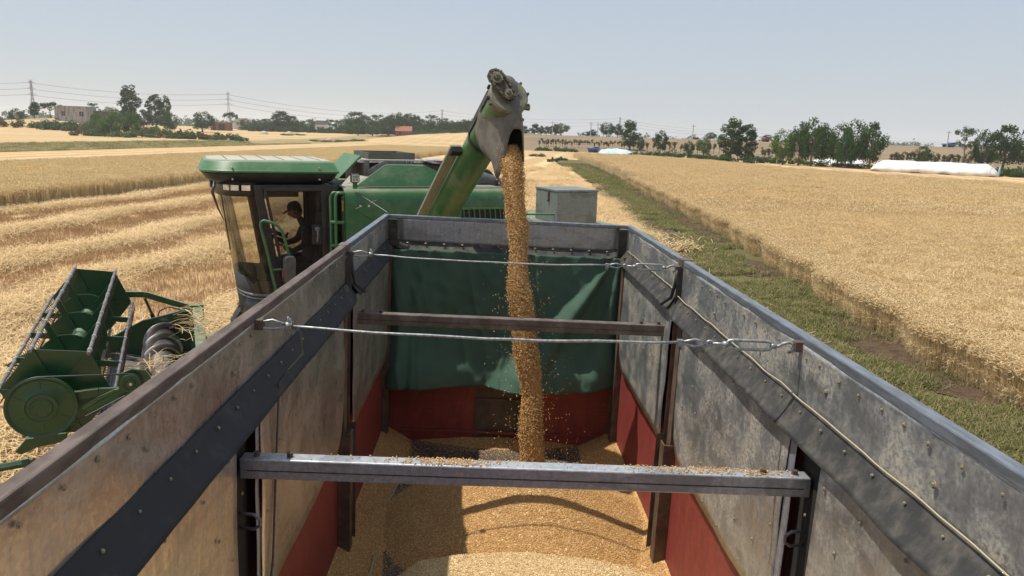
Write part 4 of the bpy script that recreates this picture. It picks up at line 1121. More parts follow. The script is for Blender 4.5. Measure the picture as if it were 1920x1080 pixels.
def sheet(name, s, x, y0, y1, z0, z1, mat, seed, wav=.006, rnd=0.0, nu=40, nv=14, lean=0.0, parent=None, bow=0.0):
    """thin dented sheet on the plane x, free bottom corner rounded at the far end"""
    mb = MB()
    def fn(u, v):
        y = y0+(y1-y0)*u
        zb = z0
        if rnd:
            e = (y1-y)
            if e < rnd: zb = z0+rnd-sqrt(max(0, rnd*rnd-(rnd-e)**2))
        z = zb+(z1-zb)*v
        d = wav*(mnoise.noise((y*1.9+seed, z*2.3, seed))*1.0+.5*mnoise.noise((y*5+seed, z*5, 1)))
        d += bow*sin(pi*v)
        return (s*(x-d-lean*(1-v)), y, z)
    mb.grid(fn, nu, nv)
    return tob(name, mb, mat, parent, smooth=True, solid=.0025)
lower = []
for s_ in (-1, 1):
    mt = 'galv_left_reflect' if s_ < 0 else 'galv'
    a = sheet('lining_sheet', s_, 1.128, YN+.05, 2.68, -2.10, -1.12, mt, 3+s_, .007)
    b = sheet('lining_sheet', s_, 1.128, 2.98, 4.82, -2.08, -1.12, mt, 9+s_, .009, rnd=.28)
    c = sheet('lining_sheet', s_, 1.128, 5.16, 7.02, -2.12, -1.12, mt, 17+s_, .009, rnd=.22)
    # folded edge strip next to the slot
    mb = MB()
    def fn(u, v):
        z = -2.12+1.0*u
        return (s_*(1.118+.02*v-.008*mnoise.noise((z*3, 0, s_))), 2.885+.12*v+.010*mnoise.noise((z*2.2, v, 5+s_)), z)
    mb.grid(fn, 20, 2); tob('edge_strip', mb, 'galv_strip', smooth=True, solid=.003)
    mb = MB()
    def fn(u, v):
        z = -2.02+.86*u
        return (s_*(1.112+.012*v-.012*mnoise.noise((z*3, 2, s_))), 5.085+.075*v+.02*(1-u)*v, z)
    mb.grid(fn, 16, 2); es = tob('edge_strip', mb, 'galv_strip', smooth=True, solid=.003)
    # black sheets standing in for the shade inside the slots
    mb = MB(); mb.bb((s_*1.1735, 2.70, -2.4), (s_*1.1600, 2.905, -1.05)); tob('slot_shade', mb, 'black_gap')
    mb = MB(); mb.bb((s_*1.1735, 4.83, -2.02), (s_*1.162, 4.858, -1.10)); tob('slot_shade', mb, 'black_gap')
    r = random.Random(40+s_)
    for sh, y0, y1 in ((a, .9, 2.6), (b, 3.1, 4.6), (c, 5.3, 6.9)):
        k = int((y1-y0)/.27)
        for i in range(k+1):
            for z in (-1.22, -1.43, -1.64, -1.85, -2.00):
                if r.random() < (.62 if s_ < 0 else .8):
                    y = y0+(y1-y0)*i/k+r.uniform(-.05, .05)+(.12 if int(z*100) % 2 else 0)
                    if (y > 4.55 and z < -1.8): continue
                    bolt(sh, (s_*1.122, y, z+r.uniform(-.04, .04)), (-s_, 0, 0), r.uniform(.55, .8))
# upper sheets, rails, flaps
SEAM = 5.15
for s_ in (-1, 1):
    mt = 'galv_left_reflect' if s_ < 0 else 'galv'
    up = [sheet('upper_sheet', s_, 1.172, YN, SEAM-.03, -1.075, -.80, mt, 31+s_, .010, lean=-.004),
          sheet('upper_sheet', s_, 1.172, SEAM+.06, YF-.02, -1.075, -.80, 'galv', 35+s_, .008, lean=-.004)]
    r = random.Random(60+s_)
    for (sh, y0, y1) in ((up[0], 1.0, SEAM-.1), (up[1], SEAM+.16, YF-.1)):
        k = int((y1-y0)/.155)
        for i in range(k+1):
            bolt(sh, (s_*1.166, y0+(y1-y0)*i/k+r.uniform(-.02, .02), -.845+r.uniform(-.006, .006)), (-s_, 0, 0), r.uniform(.6, .85))
        for i in range(int((y1-y0)/.75)):
            bolt(sh, (s_*1.166, y0+.3+i*.75, -.94+r.uniform(-.02, .02)), (-s_, 0, 0), r.uniform(.9, 1.15))
    # rail tubes
    for y0, y1, m_ in ((YN, SEAM-.01, 'rail_brown' if s_ < 0 else 'rail_blue'), (SEAM+.05, YF+.02, 'rail_blue')):
        mb = MB(); mb.bb((s_*1.168, y0, -.808), (s_*1.218, y1, ZR)); tob('top_rail', mb, m_, bevel=.007)
    mb = MB(); mb.bb((s_*1.160, SEAM-.05, -.812), (s_*1.226, SEAM+.07, ZR+.006)); tob('rail_bracket', mb, 'beam_brown', bevel=.004)
    # seam stiffener: dark angle hanging to the flap
    mb = MB(); mb.bb((s_*1.176, SEAM-.045, -1.12), (s_*1.135, SEAM-.032, -.82)); mb.bb((s_*1.176, SEAM-.032, -1.12), (s_*1.166, SEAM+.055, -.82)); tob('seam_angle', mb, 'dark_metal')
    mb = MB(); mb.tube([(s_*1.14, SEAM-.02, -.84), (s_*1.13, SEAM-.01, -.96), (s_*1.115, SEAM+.0, -1.04), (s_*1.05, SEAM+.02, -1.10)], [.012, .012, .013, .010], 8); tob('seam_hose', mb, 'black_plastic', smooth=True)
    # rubber flaps
    for y0, y1, sd in ((YN, SEAM+.03, 2), (SEAM+.02, YF-.08, 8)):
        mb = MB(); lift = .0 if y0 < 3 else .030
        def fn(u, v):
            y = y0+(y1-y0)*u
            wv = mnoise.noise((y*1.3+sd, s_*3, 0)); w2 = mnoise.noise((y*3.1+sd, s_*3, 2))
            ed = min(1, (y1-y)/.16)
            x = 1.168-.082*v*(1+.16*wv)*(.55+.45*sqrt(max(0, ed)) if ed < 1 else 1)+.006*sin(pi*v)
            z = -1.030+lift-.128*v+.010*w2*v+.006*wv
            if y1-y < .16: z += .045*v*(1-ed)
            return (s_*x, y, z)
        mb.grid(fn, 70, 8)
        fl = tob('rubber_flap', mb, 'rubber_flap' if s_ > 0 else 'rubber_flap_shaded', smooth=True, solid=.006)
        r = random.Random(int(80+s_+y0))
        k = int((y1-y0-.5)/.20)
        for i in range(k+1):
            y = y0+.3+(y1-y0-.5)*i/k
            wv = mnoise.noise((y*1.3+sd, s_*3, 0))
            o = bolt(fl, (s_*1.140, y, -1.062+lift+.006*wv), (-s_*.85, 0, .5), r.uniform(.42, .62))
    if s_ > 0:
        for y0, y1, lift in ((YN, SEAM+.0, 0), (SEAM+.1, YF-.25, .03)):
            mb = MB(); path = [(1.150, y0+(y1-y0)*i/60, -1.020+lift+.012*mnoise.noise((i*.35+y0, 2, 0))) for i in range(61)]
            mb.tube(path, .0030, 6); tob('edge_cord', mb, 'cord_cream', smooth=True)
# tail panel above the tarpaulin
mb = MB()
def fn(u, v):
    x = -1.08+2.18*u; z = -1.045+.27*v
    return (x, YF-.012-.006*mnoise.noise((x*2, z*3, 0)), z)
mb.grid(fn, 30, 6); tp = tob('tail_sheet', mb, 'galv', smooth=True, solid=.0025)
for i in range(14):
    bolt(tp, (-1.0+2.0*i/13, YF-.016, -.80), (0, -1, 0), .8)
    if i % 4 == 1: bolt(tp, (-1.0+2.0*i/13, YF-.016, -.93), (0, -1, 0), .9)
mb = MB(); mb.bb((-1.165, YF-.035, -.800), (1.165, YF+.02, ZR-.002)); tob('top_rail', mb, 'rail_blue', bevel=.006)
for s_ in (-1, 1):
    mb = MB(); mb.bb((s_*1.164, YF-.10, -1.06), (s_*1.078, YF-.05, -.803)); tob('corner_post', mb, 'dark_metal', bevel=.004)
    mb = MB(); mb.bb((s_*1.172, YF-.09, -2.35), (s_*1.150, YF-.05, -1.10)); tob('corner_edge', mb, 'galv_strip')
mb = MB()
def fn(u, v):
    x = -1.10+2.20*u; e = min(u, 1-u)
    return (x, YF-.03-.06*v**1.2-.012*mnoise.noise((x*2.2, v, 5)), -1.030-.075*v-.012*mnoise.noise((x*1.7, v, 9))*v+.03*max(0, .06-e)/.06)
mb.grid(fn, 40, 6); tf = tob('rubber_flap', mb, 'rubber_flap', smooth=True, solid=.006)
for i in range(12): bolt(tf, (-.98+1.96*i/11, YF-.055, -1.032), (0, -.5, 1), .9)
# cross beams
def beam(y, z, mat, nm):
    mb = MB(); mb.bb((-1.150, y-.035, z-.085), (1.150, y+.035, z)); b = tob(nm, mb, mat, bevel=.006)
    mb = MB(); mb.bb((-1.120, y-.0365, z-.050), (1.120, y-.0352, z-.046)); tob('seam', mb, 'dark_metal', b)
    for x in (-1.09, -.96, .96, 1.09):
        q = MB(); q.cyl((x, y, z), (x, y, z+.018), .013, 6); tob('bolt', q, 'rust_steel', b)
beam(2.815, -1.285, 'galv_bright', 'cross_beam'); beam(5.34, -1.285, 'beam_brown', 'cross_beam')
# rope loops in the slots
for s_ in (-1, 1):
    mb = MB(); z = -1.56
    mb.tube([(s_*1.16, 2.80, z+.03), (s_*1.10, 2.79, z+.032), (s_*1.075, 2.79, z+.012), (s_*1.075, 2.79, z-.015), (s_*1.10, 2.79, z-.032), (s_*1.16, 2.80, z-.03)], .007, 8); tob('tie_loop', mb, 'bar_grey', smooth=True)
# running gear below, mostly out of sight
mb = MB(); mb.bb((-.45, YN-.4, ZF-.38), (-.33, YF, ZF-.08)); mb.bb((.33, YN-.4, ZF-.38), (.45, YF, ZF-.08)); tob('chassis', mb, 'dark_metal')
for y in (1.2, 4.9, 6.15):
    for s_ in (-1, 1):
        mb = MB(); mb.lathe([(.16, -.12), (.30, -.14), (.46, -.13), (.50, -.06), (.50, .06), (.46, .13), (.30, .14), (.16, .12)], (s_*.95, y, -4.25+.50), (1, 0, 0), 24); w_ = tob('wheel', mb, 'tyre', smooth=True)
    mb = MB(); mb.cyl((-.9, y, -3.75), (.9, y, -3.75), .07, 8); tob('axle', mb, 'dark_metal')

# ------------------------------------------------------------------ steel ropes across the box
def cable(name, label, yl, zl, left_x, right_x, frac, r, dangle):
    t = thing(name, label, 'cable', matrix=TM)
    A = Vector((left_x, yl, zl)); B = Vector((right_x, yl, zl)); 
    K = A.lerp(B, .055); C = A.lerp(B, frac); Lk = A.lerp(B, frac+.055); T0 = A.lerp(B, frac+.085); T1 = A.lerp(B, frac+.175); E = A.lerp(B, .985)
    sag = lambda f: Vector((0, 0, -.018*4*f*(1-f)))
    mb = MB(); mb.tube([K.lerp(C, i/14)+sag(i/14)+Vector((0, .006*mnoise.noise((i*.6, yl, 0)), .006*mnoise.noise((i*.5, yl, 4)))) for i in range(15)], r, 8); tob('rope', mb, 'cable_steel', t, smooth=True)
    mb = MB()
    mb.tube([K+Vector((0, 0, .004)), A.lerp(K, .5)+Vector((0, 0, .024)), A+Vector((.01, 0, .012)), A+Vector((-.005, 0, 0)), A+Vector((.01, 0, -.012)), A.lerp(K, .5)+Vector((0, 0, -.016)), K+Vector((0, 0, -.003))], r*.9, 7); tob('loop', mb, 'cable_steel', t, smooth=True)
    mb = MB()
    for i in range(4):
        c = K+Vector((-.004+.006*i, 0, 0)); mb.tube([c+Vector((.004*sin(q*3), .014*cos(q), .014*sin(q)+.002*i)) for q in [2*pi*j/9 for j in range(10)]], r*.8, 6)
    mb.tube([K, K+Vector((.012, -.01, .035))], r*.8, 6); mb.tube([K, K+Vector((.004, -.01, .042))], r*.8, 6)
    tob('knot', mb, 'cable_steel', t, smooth=True)
    mb = MB(); mb.tube([C+Vector((0, 0, .0)), C.lerp(Lk, .5)+Vector((0, 0, .016)), Lk, C.lerp(Lk, .5)-Vector((0, 0, .016)), C-Vector((0, 0, .002))], r*.9, 7); tob('loop', mb, 'cable_steel', t, smooth=True)
    mb = MB(); mb.bb(C-Vector((.012, .010, .016)), C+Vector((.012, .010, .012))); mb.cyl(C+Vector((-.006, 0, -.016)), C+Vector((-.006, 0, -.036)), .004, 6); mb.cyl(C+Vector((.006, 0, -.016)), C+Vector((.006, 0, -.036)), .004, 6); tob('cable_clamp', mb, 'cable_steel', t, bevel=.002)
    mb = MB(); q = [Lk+Vector((.012*cos(a), 0, .012*sin(a))) for a in [pi+i*2*pi/10 for i in range(11)]]; mb.tube(q, r*.9, 7); mb.tube([Lk+Vector((.012, 0, 0)), T0+Vector((.02, 0, 0))], r*1.15, 8); tob('eye_bolt', mb, 'cable_steel', t, smooth=True)
    mb = MB(); h = .017
    loop = [T0, T0+Vector((.015, 0, h)), T0+Vector((.035, 0, h*1.15)), T1+Vector((-.035, 0, h*1.15)), T1+Vector((-.015, 0, h)), T1, T1+Vector((-.015, 0, -h)), T1+Vector((-.035, 0, -h*1.15)), T0+Vector((.035, 0, -h*1.15)), T0+Vector((.015, 0, -h))]
    mb.tube(loop, r*1.15, 8, closed=True); mb.cyl(T0-Vector((.012, 0, 0)), T0+Vector((.012, 0, 0)), r*2.1, 8); mb.cyl(T1-Vector((.012, 0, 0)), T1+Vector((.012, 0, 0)), r*2.1, 8); tob('turnbuckle', mb, 'cable_steel', t, smooth=True)
    mb = MB(); mb.tube([T1, E-Vector((.06, 0, 0)), E+Vector((-.035, 0, .014)), E+Vector((-.012, 0, .020)), E+Vector((.008, 0, .010)), E+Vector((.008, 0, -.012)), E+Vector((-.012, 0, -.030))], r*1.2, 8); tob('hook', mb, 'cable_steel', t, smooth=True)
    if dangle:
        mb = MB(); mb.tube([K, K+Vector((.05, .0, -.02)), K+Vector((.055, .03, -.13)), (-1.105, yl+.12, -1.10), (-1.118, yl+.10, -1.5), (-1.113, yl+.02, -1.9), (-1.13, yl-.08, -2.3), (-1.16, yl-.12, -2.62)], .005, 6); tob('rope_tail', mb, 'cord_dark', t, smooth=True)
for s_ in (-1, 1):
    mb = MB(); mb.bb((s_*1.172, 3.06, -.835), (s_*1.135, 3.10, -.790)); tob('hook_bracket', mb, 'rust_steel', bevel=.003)
    mb = MB(); mb.bb((s_*1.160, SEAM-.02, -.835), (s_*1.125, SEAM+.02, -.812)); tob('hook_bracket', mb, 'rust_steel', bevel=.003)
cable('tension_cable', 'steel rope with turnbuckle strung over the galvanised cross beam, tail hanging down', 3.075, -.815, -1.16, 1.16, .775, .0062, True)
cable('tension_cable', 'steel rope with turnbuckle strung just before the green tarpaulin', SEAM, -.828, -1.14, 1.16, .775, .0060, False)

# ------------------------------------------------------------------ tarpaulin on the tailgate
def tarp():
    mb = MB()
    def fn(u, v):
        x = -1.135+2.265*u; z0 = -1.085
        bottom = -2.43+.045*u-.03*sin(u*pi)+.02*mnoise.noise((x*3, 0, 2))
        z = z0+(bottom-z0)*v
        y = YF-.075
        y -= .050*(sin(u*9+v*1.6)+.6*sin(u*17+1.3-v*2.5))*v*.6+.012*sin(u*31+v*3)*(1-v*.5)
        y -= .045*max(0, mnoise.noise((u*3.2, v*1.7, 6)))*(.3+v)
        # fan of folds falling from the right top corner
        ang = atan2((1.0-u)*2.1, v*1.3+.08)
        far = sqrt(((1-u)*2.2)**2+(v*1.3)**2)
        y -= .15*max(0, sin(ang*13))*math.exp(-((ang-.40)/.36)**2)*min(1, far*1.5)
        y -= .03*math.exp(-((u-.985)/.03)**2)
        # turned-over hem on the left
        if u < .085: y -= .045*sin(pi*min(1, u/.085))+.02
        y -= .15*sm(.60, 1.0, v)*(1+.45*sin(u*11))            # the loose foot swings out
        y -= .012*mnoise.noise((x*9, z*9, 1))
        y -= .040*(1-abs(mnoise.noise((u*5.5+.4*v, v*.9, 11))))**6*(.4+.6*v)
        y -= .022*(1-abs(mnoise.noise((u*11-.8*v, v*1.6, 21))))**5
        return (x, y, z)
    mb.grid(fn, 150, 60)
    return mb
tm = tarp(); tm.v = [T(*p) for p in tm.v]
to = ob('tarpaulin', tm, 'tarp_green', smooth=True, solid=.004); to.matrix_world = TM
tag(to, 'dark green canvas tarpaulin hanging over the tailgate inside the box', 'tarpaulin')

# ------------------------------------------------------------------ wheat in the box
def pile_h(x, y):
    """height of the grain above the floor; truck frame"""
    r1 = np.hypot((x-.25)*.92, (y-5.62)*1.0)
    cone = .57-.50*np.sqrt(r1*r1+.012)
    # ridge of earlier grain toward the cab
    yc = 4.46-.10*(x-.12)**2*1.6
    d = y-yc
    ridge = np.where(d > 0, .42-.95*d-.08*np.abs(x-.1)**2.2, .42+.02*d-.12*d*d-.08*np.abs(x-.1)**2.2)
    ridge = ridge-np.where(x < -.55, (-.55-x)*.55, 0)
    wallL = .16-(x+1.17)*.62+.02*np.sin(y*3)+.03*(7.3-y)*.2
    wallR = .17-(1.17-x)*.50
    tail = .02-(7.26-y)*.35+.04*np.cos(x*2.5)
    h = np.maximum(np.maximum(cone, ridge), np.maximum(wallL, np.maximum(wallR, tail)))
    return h
nx_, ny_ = 110, 190
xs = np.linspace(-1.172, 1.172, nx_); ys = np.linspace(YN+.01, YF-.035, ny_)
PX, PY = np.meshgrid(xs, ys, indexing='ij')
PH = pile_h(PX, PY)
jit = np.array([mnoise.noise((a*4, b*4, 0))*.010+mnoise.noise((a*14, b*14, 3))*.005 for a, b in zip(PX.ravel(), PY.ravel())]).reshape(PX.shape)
PH = PH+jit
mb = MB(); mb.v = [T(a, b, ZF+c) for a, b, c in zip(PX.ravel(), PY.ravel(), PH.ravel())]
vid = np.arange(nx_*ny_).reshape(nx_, ny_)
fc = np.stack([vid[:-1, :-1], vid[1:, :-1], vid[1:, 1:], vid[:-1, 1:]], -1).reshape(-1, 4)
hm = np.maximum.reduce([PH[:-1, :-1], PH[1:, :-1], PH[1:, 1:], PH[:-1, 1:]]).ravel()
mb.f = [tuple(q) for q, h in zip(fc.tolist(), hm) if h > -.01]; mb.m = [0]*len(mb.f)
pile = ob('grain_heap', mb, 'grain_bed', smooth=True); pile.matrix_world = TM
tag(pile, 'heaped brown wheat grain on the floor of the truck box', 'grain', kind='stuff')
def grain_mesh(L, R, mat, nm):
    mb = MB(); mb.lathe([(R*.15, -L/2), (R*.85, -L*.25), (R, 0), (R*.8, L*.28), (R*.15, L/2)], (0, 0, 0), (1, 0, 0), 5); return mb.mesh(nm, mat, True)
def husk_mesh(L, W, nm):
    mb = MB(); mb.add([(-L/2, 0, 0), (0, W/2, .001), (L/2, 0, .0), (0, -W/2, .001)], [(0, 1, 2, 3)]); return mb.mesh(nm, 'husk_pale')
grain_c = proto_coll('wheat_grain', [grain_mesh(.0085, .0024, 'grain_gold', 'wheat_grain'), grain_mesh(.0075, .0022, 'grain_gold', 'wheat_grain'), grain_mesh(.0095, .0023, 'grain_pale', 'wheat_grain')])
husk_c = proto_coll('wheat_husk', [husk_mesh(.016, .0035, 'wheat_husk'), husk_mesh(.024, .002, 'wheat_husk'), husk_mesh(.010, .004, 'wheat_husk')])
def on_pile(n, x0, x1, y0, y1, keep):
    x = nrng.uniform(x0, x1, n); y = nrng.uniform(y0, y1, n); h = pile_h(x, y)
    ok = keep(x, y, h); x, y, h = x[ok], y[ok], h[ok]
    j = np.array([mnoise.noise((a*4, b*4, 0))*.010+mnoise.noise((a*14, b*14, 3))*.005 for a, b in zip(x, y)])
    return np.stack([x-OT[0], y-OT[1], ZF+np.maximum(h+j, 0)+.0025-OT[2]], 1)
def rnd_rot(n, tilt):
    r = np.zeros((n, 3)); r[:, 2] = nrng.uniform(0, 6.28, n); r[:, 0] = nrng.uniform(0, 6.28, n); r[:, 1] = nrng.normal(0, tilt, n); return r
p = on_pile(120000, -1.15, 1.15, 3.9, 7.25, lambda x, y, h: (h > .0))
scatter('wheat_grain', p, rnd_rot(len(p), .4), nrng.uniform(.85, 1.25, len(p)), grain_c, 3, pile)
p = on_pile(60000, -1.15, 1.15, 3.6, 4.62, lambda x, y, h: (h > .0) & (y < 4.50-.16*(x-.12)**2+nrng.normal(0, .02, len(y))))
p2 = on_pile(7000, -1.15, 1.15, 3.9, 7.25, lambda x, y, h: h > -.5)
p = np.concatenate([p, p2]); p[:, 2] += .002
scatter('wheat_husk', p, rnd_rot(len(p), .3)*np.array([.15, 1, 1]), nrng.uniform(.7, 1.2, len(p)), husk_c, 3, pile)
# kernels lying on the bare floor and on the cross beam
p = on_pile(60000, -1.1, 1.1, 3.9, 7.25, lambda x, y, h: (h <= .0) & (nrng.random(len(h)) < np.exp(h*22)*.9+.06))
scatter('wheat_grain', p, rnd_rot(len(p), .2), np.full(len(p), 1.1), grain_c, 3, pile)
bx_ = np.concatenate([nrng.normal(-.34, .10, 330), nrng.normal(.66, .14, 230), nrng.normal(.92, .06, 70), nrng.uniform(-.9, 1.1, 90)])
bx_ = bx_[(bx_ > -.95) & (bx_ < 1.08)]; n = len(bx_)
q = np.stack([bx_, 2.815+nrng.uniform(-.031, .031, n)-4.0, np.full(n, -1.285+.003+4.2)+np.abs(nrng.normal(0, .002, n))], 1)
o = scatter('spilled_grain', q, rnd_rot(n, .2), np.full(n, 1.0), grain_c, 3); o.matrix_world = TM
tag(o, 'wheat kernels spilled along the top of the galvanised cross beam', 'grain')
# pale baler cords on the floor
for pts, lb in (([(-.86, 7.0, .012), (-.88, 6.5, .02), (-.93, 6.0, .02), (-.97, 5.75, .02)], 'pale straw stalk lying on the bare floor near the tailgate'), ([(-.93, 5.0, .02), (-.92, 4.75, .03), (-.94, 4.55, .05), (-1.05, 4.42, .05), (-1.1, 4.36, .06)], 'bent pale straw stalk lying beside the grain heap')):
    mb = MB(); mb.tube([(a-OT[0], b-OT[1], ZF+max(0, float(pile_h(np.array(a), np.array(b))))+c-OT[2]) for a, b, c in pts], [.009, .008, .007, .006, .005][:len(pts)], 6)
    o = ob('straw_stalk', mb, 'cord_cream', smooth=True); o.matrix_world = TM; tag(o, lb, 'straw')

# ------------------------------------------------------------------ the falling grain
S0 = Vector((.170, 6.30, 4.15)); S1 = Vector(t2w((.25, 5.62, -2.60)))
def stream_c(t):
    v = S0.lerp(S1, t); bow = 4*t*(1-t)
    return Vector((S0.x+(S1.x-S0.x)*t**.85+.016*sin(t*10.5)*min(1, 4*t)+.007*sin(t*27), S0.y+(S1.y-S0.y)*t**.62, v.z))
def stream_r(t): return .081+.010*sin(t*13+.6)+.006*sin(t*31)+.020*t
mb = MB(); rings = []
for i in range(61):
    t = i/60; c = stream_c(t); rr = stream_r(t)*.80
    rings.append([c+Vector((cos(a)*rr*(1+.25*mnoise.noise((cos(a)*1.5, sin(a)*1.5, t*9))), sin(a)*rr*(1+.25*mnoise.noise((cos(a)*1.5, sin(a)*1.5, t*9+5))), .0)) for a in [2*pi*j/18 for j in range(18)]])
mb.loft(rings)
fall = ob('falling_grain', mb, 'grain_fall', smooth=True)
tag(fall, 'stream of wheat grain pouring from the unloading spout into the box', 'grain', kind='stuff')
n = 42000
t = nrng.random(n)*1.0; c = np.array([stream_c(a) for a in t]); rr = np.array([stream_r(a) for a in t])
ang = nrng.uniform(0, 2*pi, n); q = .74+.30*np.abs(nrng.normal(0, .5, n))
P = c+np.stack([np.cos(ang)*rr*q, np.sin(ang)*rr*q, nrng.normal(0, .01, n)], 1)
k = 800
t2 = nrng.random(k)**.6; c2 = np.array([stream_c(a) for a in t2]); sp = .01+.17*t2*np.abs(nrng.normal(0, 1, k))
ang = nrng.uniform(-3.6, 1.6, k)
P2 = c2+np.stack([np.cos(ang)*(.08+sp), np.sin(ang)*(.08+sp)*.6, nrng.normal(0, .02, k)], 1)
P = np.concatenate([P, P2])
rot = nrng.uniform(0, 6.28, (len(P), 3)); 
scatter('wheat_grain', P, rot, nrng.uniform(1.0, 1.5, len(P)), grain_c, 3, fall)

# ------------------------------------------------------------------ combine harvester (own frame: x to its rear, y away from the truck, z up)
CO = Vector((-4.93, 8.37, 0)); CROT = radians(21.77)
comb = thing('combine_harvester', 'green combine harvester parked across the truck tail with its unloading auger raised', 'combine harvester', CO, CROT)
CMI = (Matrix.Translation(CO) @ Matrix.Rotation(CROT, 4, 'Z')).inverted()
def wl(p): return CMI @ Vector(p)
def cob(name, mb, mat, parent=None, **k): return ob(name, mb, mat, parent or comb, **k)

# ---- header: everything on it leans a little, far end higher
HT = .048
def hz(mb): mb.v = [(x, y, z+HT*y) for x, y, z in mb.v]; return mb
def hob(name, mb, mat, parent=None, **k): return cob(name, hz(mb), mat, parent, **k)
HL = 4.15
# table: floor, back wall, sides
mb = MB(); mb.plate([(.30, -.05, .24), (.62, -.05, .14), (1.30, -.05, .09), (1.62, -.05, .22), (1.62, -.05, .18), (1.30, -.05, .05), (.62, -.05, .10), (.28, -.05, .21)], (0, HL+.1, 0)); hob('header_table', mb, 'bar_grey')
mb = MB(); mb.bb((1.60, -.05, .18), (1.66, HL+.03, .86)); mb.bb((1.52, -.05, .86), (1.68, HL+.03, .93)); hob('header_back', mb, 'green_paint', bevel=.01)
for y, nm in ((-.10, 0), (HL+.04, 1)):
    mb = MB(); mb.plate([(-.32, y, .16), (.25, y, .12), (1.66, y, .05), (1.66, y, .90), (1.45, y, .90), (.72, y, .74), (.30, y, .52), (-.30, y, .34)], (0, .05, 0))
    sd = hob('side_plate', mb, 'reel_green', bevel=.006)
    mb = MB(); mb.plate([(1.46, y-.02, .04), (1.70, y-.02, .04), (1.70, y-.02, .96), (1.46, y-.02, .96)], (0, .09, 0)); hob('corner_post', mb, 'green_light', sd, bevel=.008)
    for q in range(4):
        b_ = MB(); b_.cyl((.5+.25*q, y-.02, .50+.06*q), (.5+.25*q, y+.07, .50+.06*q), .016, 6); hob('bolt', b_, 'dark_metal', sd)
# crop dividers pointing ahead
for y in (-.16, HL+.12):
    mb = MB(); mb.tube([(-.30, y, .42), (-.62, y-.01, .40), (-1.05, y-.02, .26), (-1.30, y-.02, .12)], [.05, .045, .035, .012], 6); mb.tube([(-.30, y, .16), (-.8, y-.01, .12), (-1.30, y-.02, .11)], [.035, .03, .012], 6); mb.bar((-.62, y, .40), (-.66, y, .13), .03, .02); mb.bar((-.34, y, .42), (-.34, y, .16), .04, .03)
    mb.plate([(-.22, y-.02, .44), (-.62, y-.02, .44), (-1.0, y-.02, .31), (-1.0, y-.02, .28), (-.62, y-.02, .38), (-.22, y-.02, .38)], (0, .05, 0))
    hob('crop_divider', mb, 'reel_green')
# knife bar with fingers
mb = MB(); mb.bb((.24, 0, .215), (.33, HL, .235)); kb = hob('knife_bar', mb, 'dark_metal')
mb = MB()
for i in range(54):
    y = .04+i*(HL-.08)/53; mb.add([(.26, y-.012, .23), (.26, y+.012, .23), (.26, y, .25), (.12, y, .225)], [(0, 1, 3), (1, 2, 3), (2, 0, 3), (0, 2, 1)])
f_ = hob('knife_fingers', mb, 'dark_metal', kb); f_['kind'] = 'stuff'
# feed auger
ax, az_ = 1.03, .42
mb = MB(); mb.cyl((ax, .0, az_), (ax, HL, az_), .20, 28); fa = hob('feed_auger', mb, 'auger_steel', auto=True)
for y0, y1, dr in ((.02, 1.75, 1), (2.40, HL-.02, -1)):
    mb = MB(); N = 96; turns = (y1-y0)/.58
    def fn(u, v):
        a = 2*pi*turns*u*dr+.6; r_ = .195+.115*v
        return (ax+cos(a)*r_, y0+(y1-y0)*u, az_+sin(a)*r_)
    mb.grid(fn, N, 2); hob('auger_flight', mb, 'auger_steel', fa, smooth=True, solid=.006)
mb = MB()
for i in range(10):
    a = i*1.1; y = 1.82+.055*i; mb.tube([(ax+cos(a)*.19, y, az_+sin(a)*.19), (ax+cos(a)*.33, y, az_+sin(a)*.33)], .010, 6)
hob('feed_finger', mb, 'dark_metal', fa)
# reel
RC = (.02, 1.17); RR = .58
def rv(i, r=RR): a = radians(68+60*i); return (RC[0]-cos(a)*r, RC[1]+sin(a)*r)
mb = MB(); mb.cyl((RC[0], -.02, RC[1]), (RC[0], HL+.02, RC[1]), .085, 20); reel = hob('reel', mb, 'green_light', auto=True)
for y in (0.0, HL-.02):
    mb = MB(); mb.plate([(rv(i, RR*.985)[0], y, rv(i, RR*.985)[1]) for i in range(6)], (0, .012, 0)); pl = hob('end_plate', mb, 'reel_green', reel)
    for i in range(6):
        m_ = MB(); a, b = rv(i, .16), rv(i, RR*.96); yy = y-.012
        m_.bar((a[0], yy, a[1]), (b[0], yy, b[1]), .045, .022, up=(0, 1, 0)); hob('spoke', m_, 'reel_green', reel)
for y in (1.05, 2.10, 3.10):
    mb = MB(); seg = 30; ro, ri = .36, .13
    o_ = [(RC[0]+cos(2*pi*k/seg)*ro, y, RC[1]+sin(2*pi*k/seg)*ro) for k in range(seg)]
    i_ = [(RC[0]+cos(2*pi*k/seg)*ri, y, RC[1]+sin(2*pi*k/seg)*ri) for k in range(seg)]
    o2 = [(a, b+.012, c) for a, b, c in o_]; i2 = [(a, b+.012, c) for a, b, c in i_]
    mb.loft([o_, o2, i2, i_, o_], cap0=False, cap1=False); sp_ = hob('spider_disc', mb, 'reel_green', reel, auto=True)
    for i in range(6):
        m_ = MB(); a, b = rv(i, .13), rv(i, RR-.01); m_.bar((a[0], y-.015, a[1]), (b[0], y-.015, b[1]), .075, .030, up=(0, 1, 0)); m_.bar((a[0], y+.03, a[1]), (b[0], y+.03, b[1]), .02, .05, up=(0, 1, 0)); hob('spoke', m_, 'reel_green', reel)
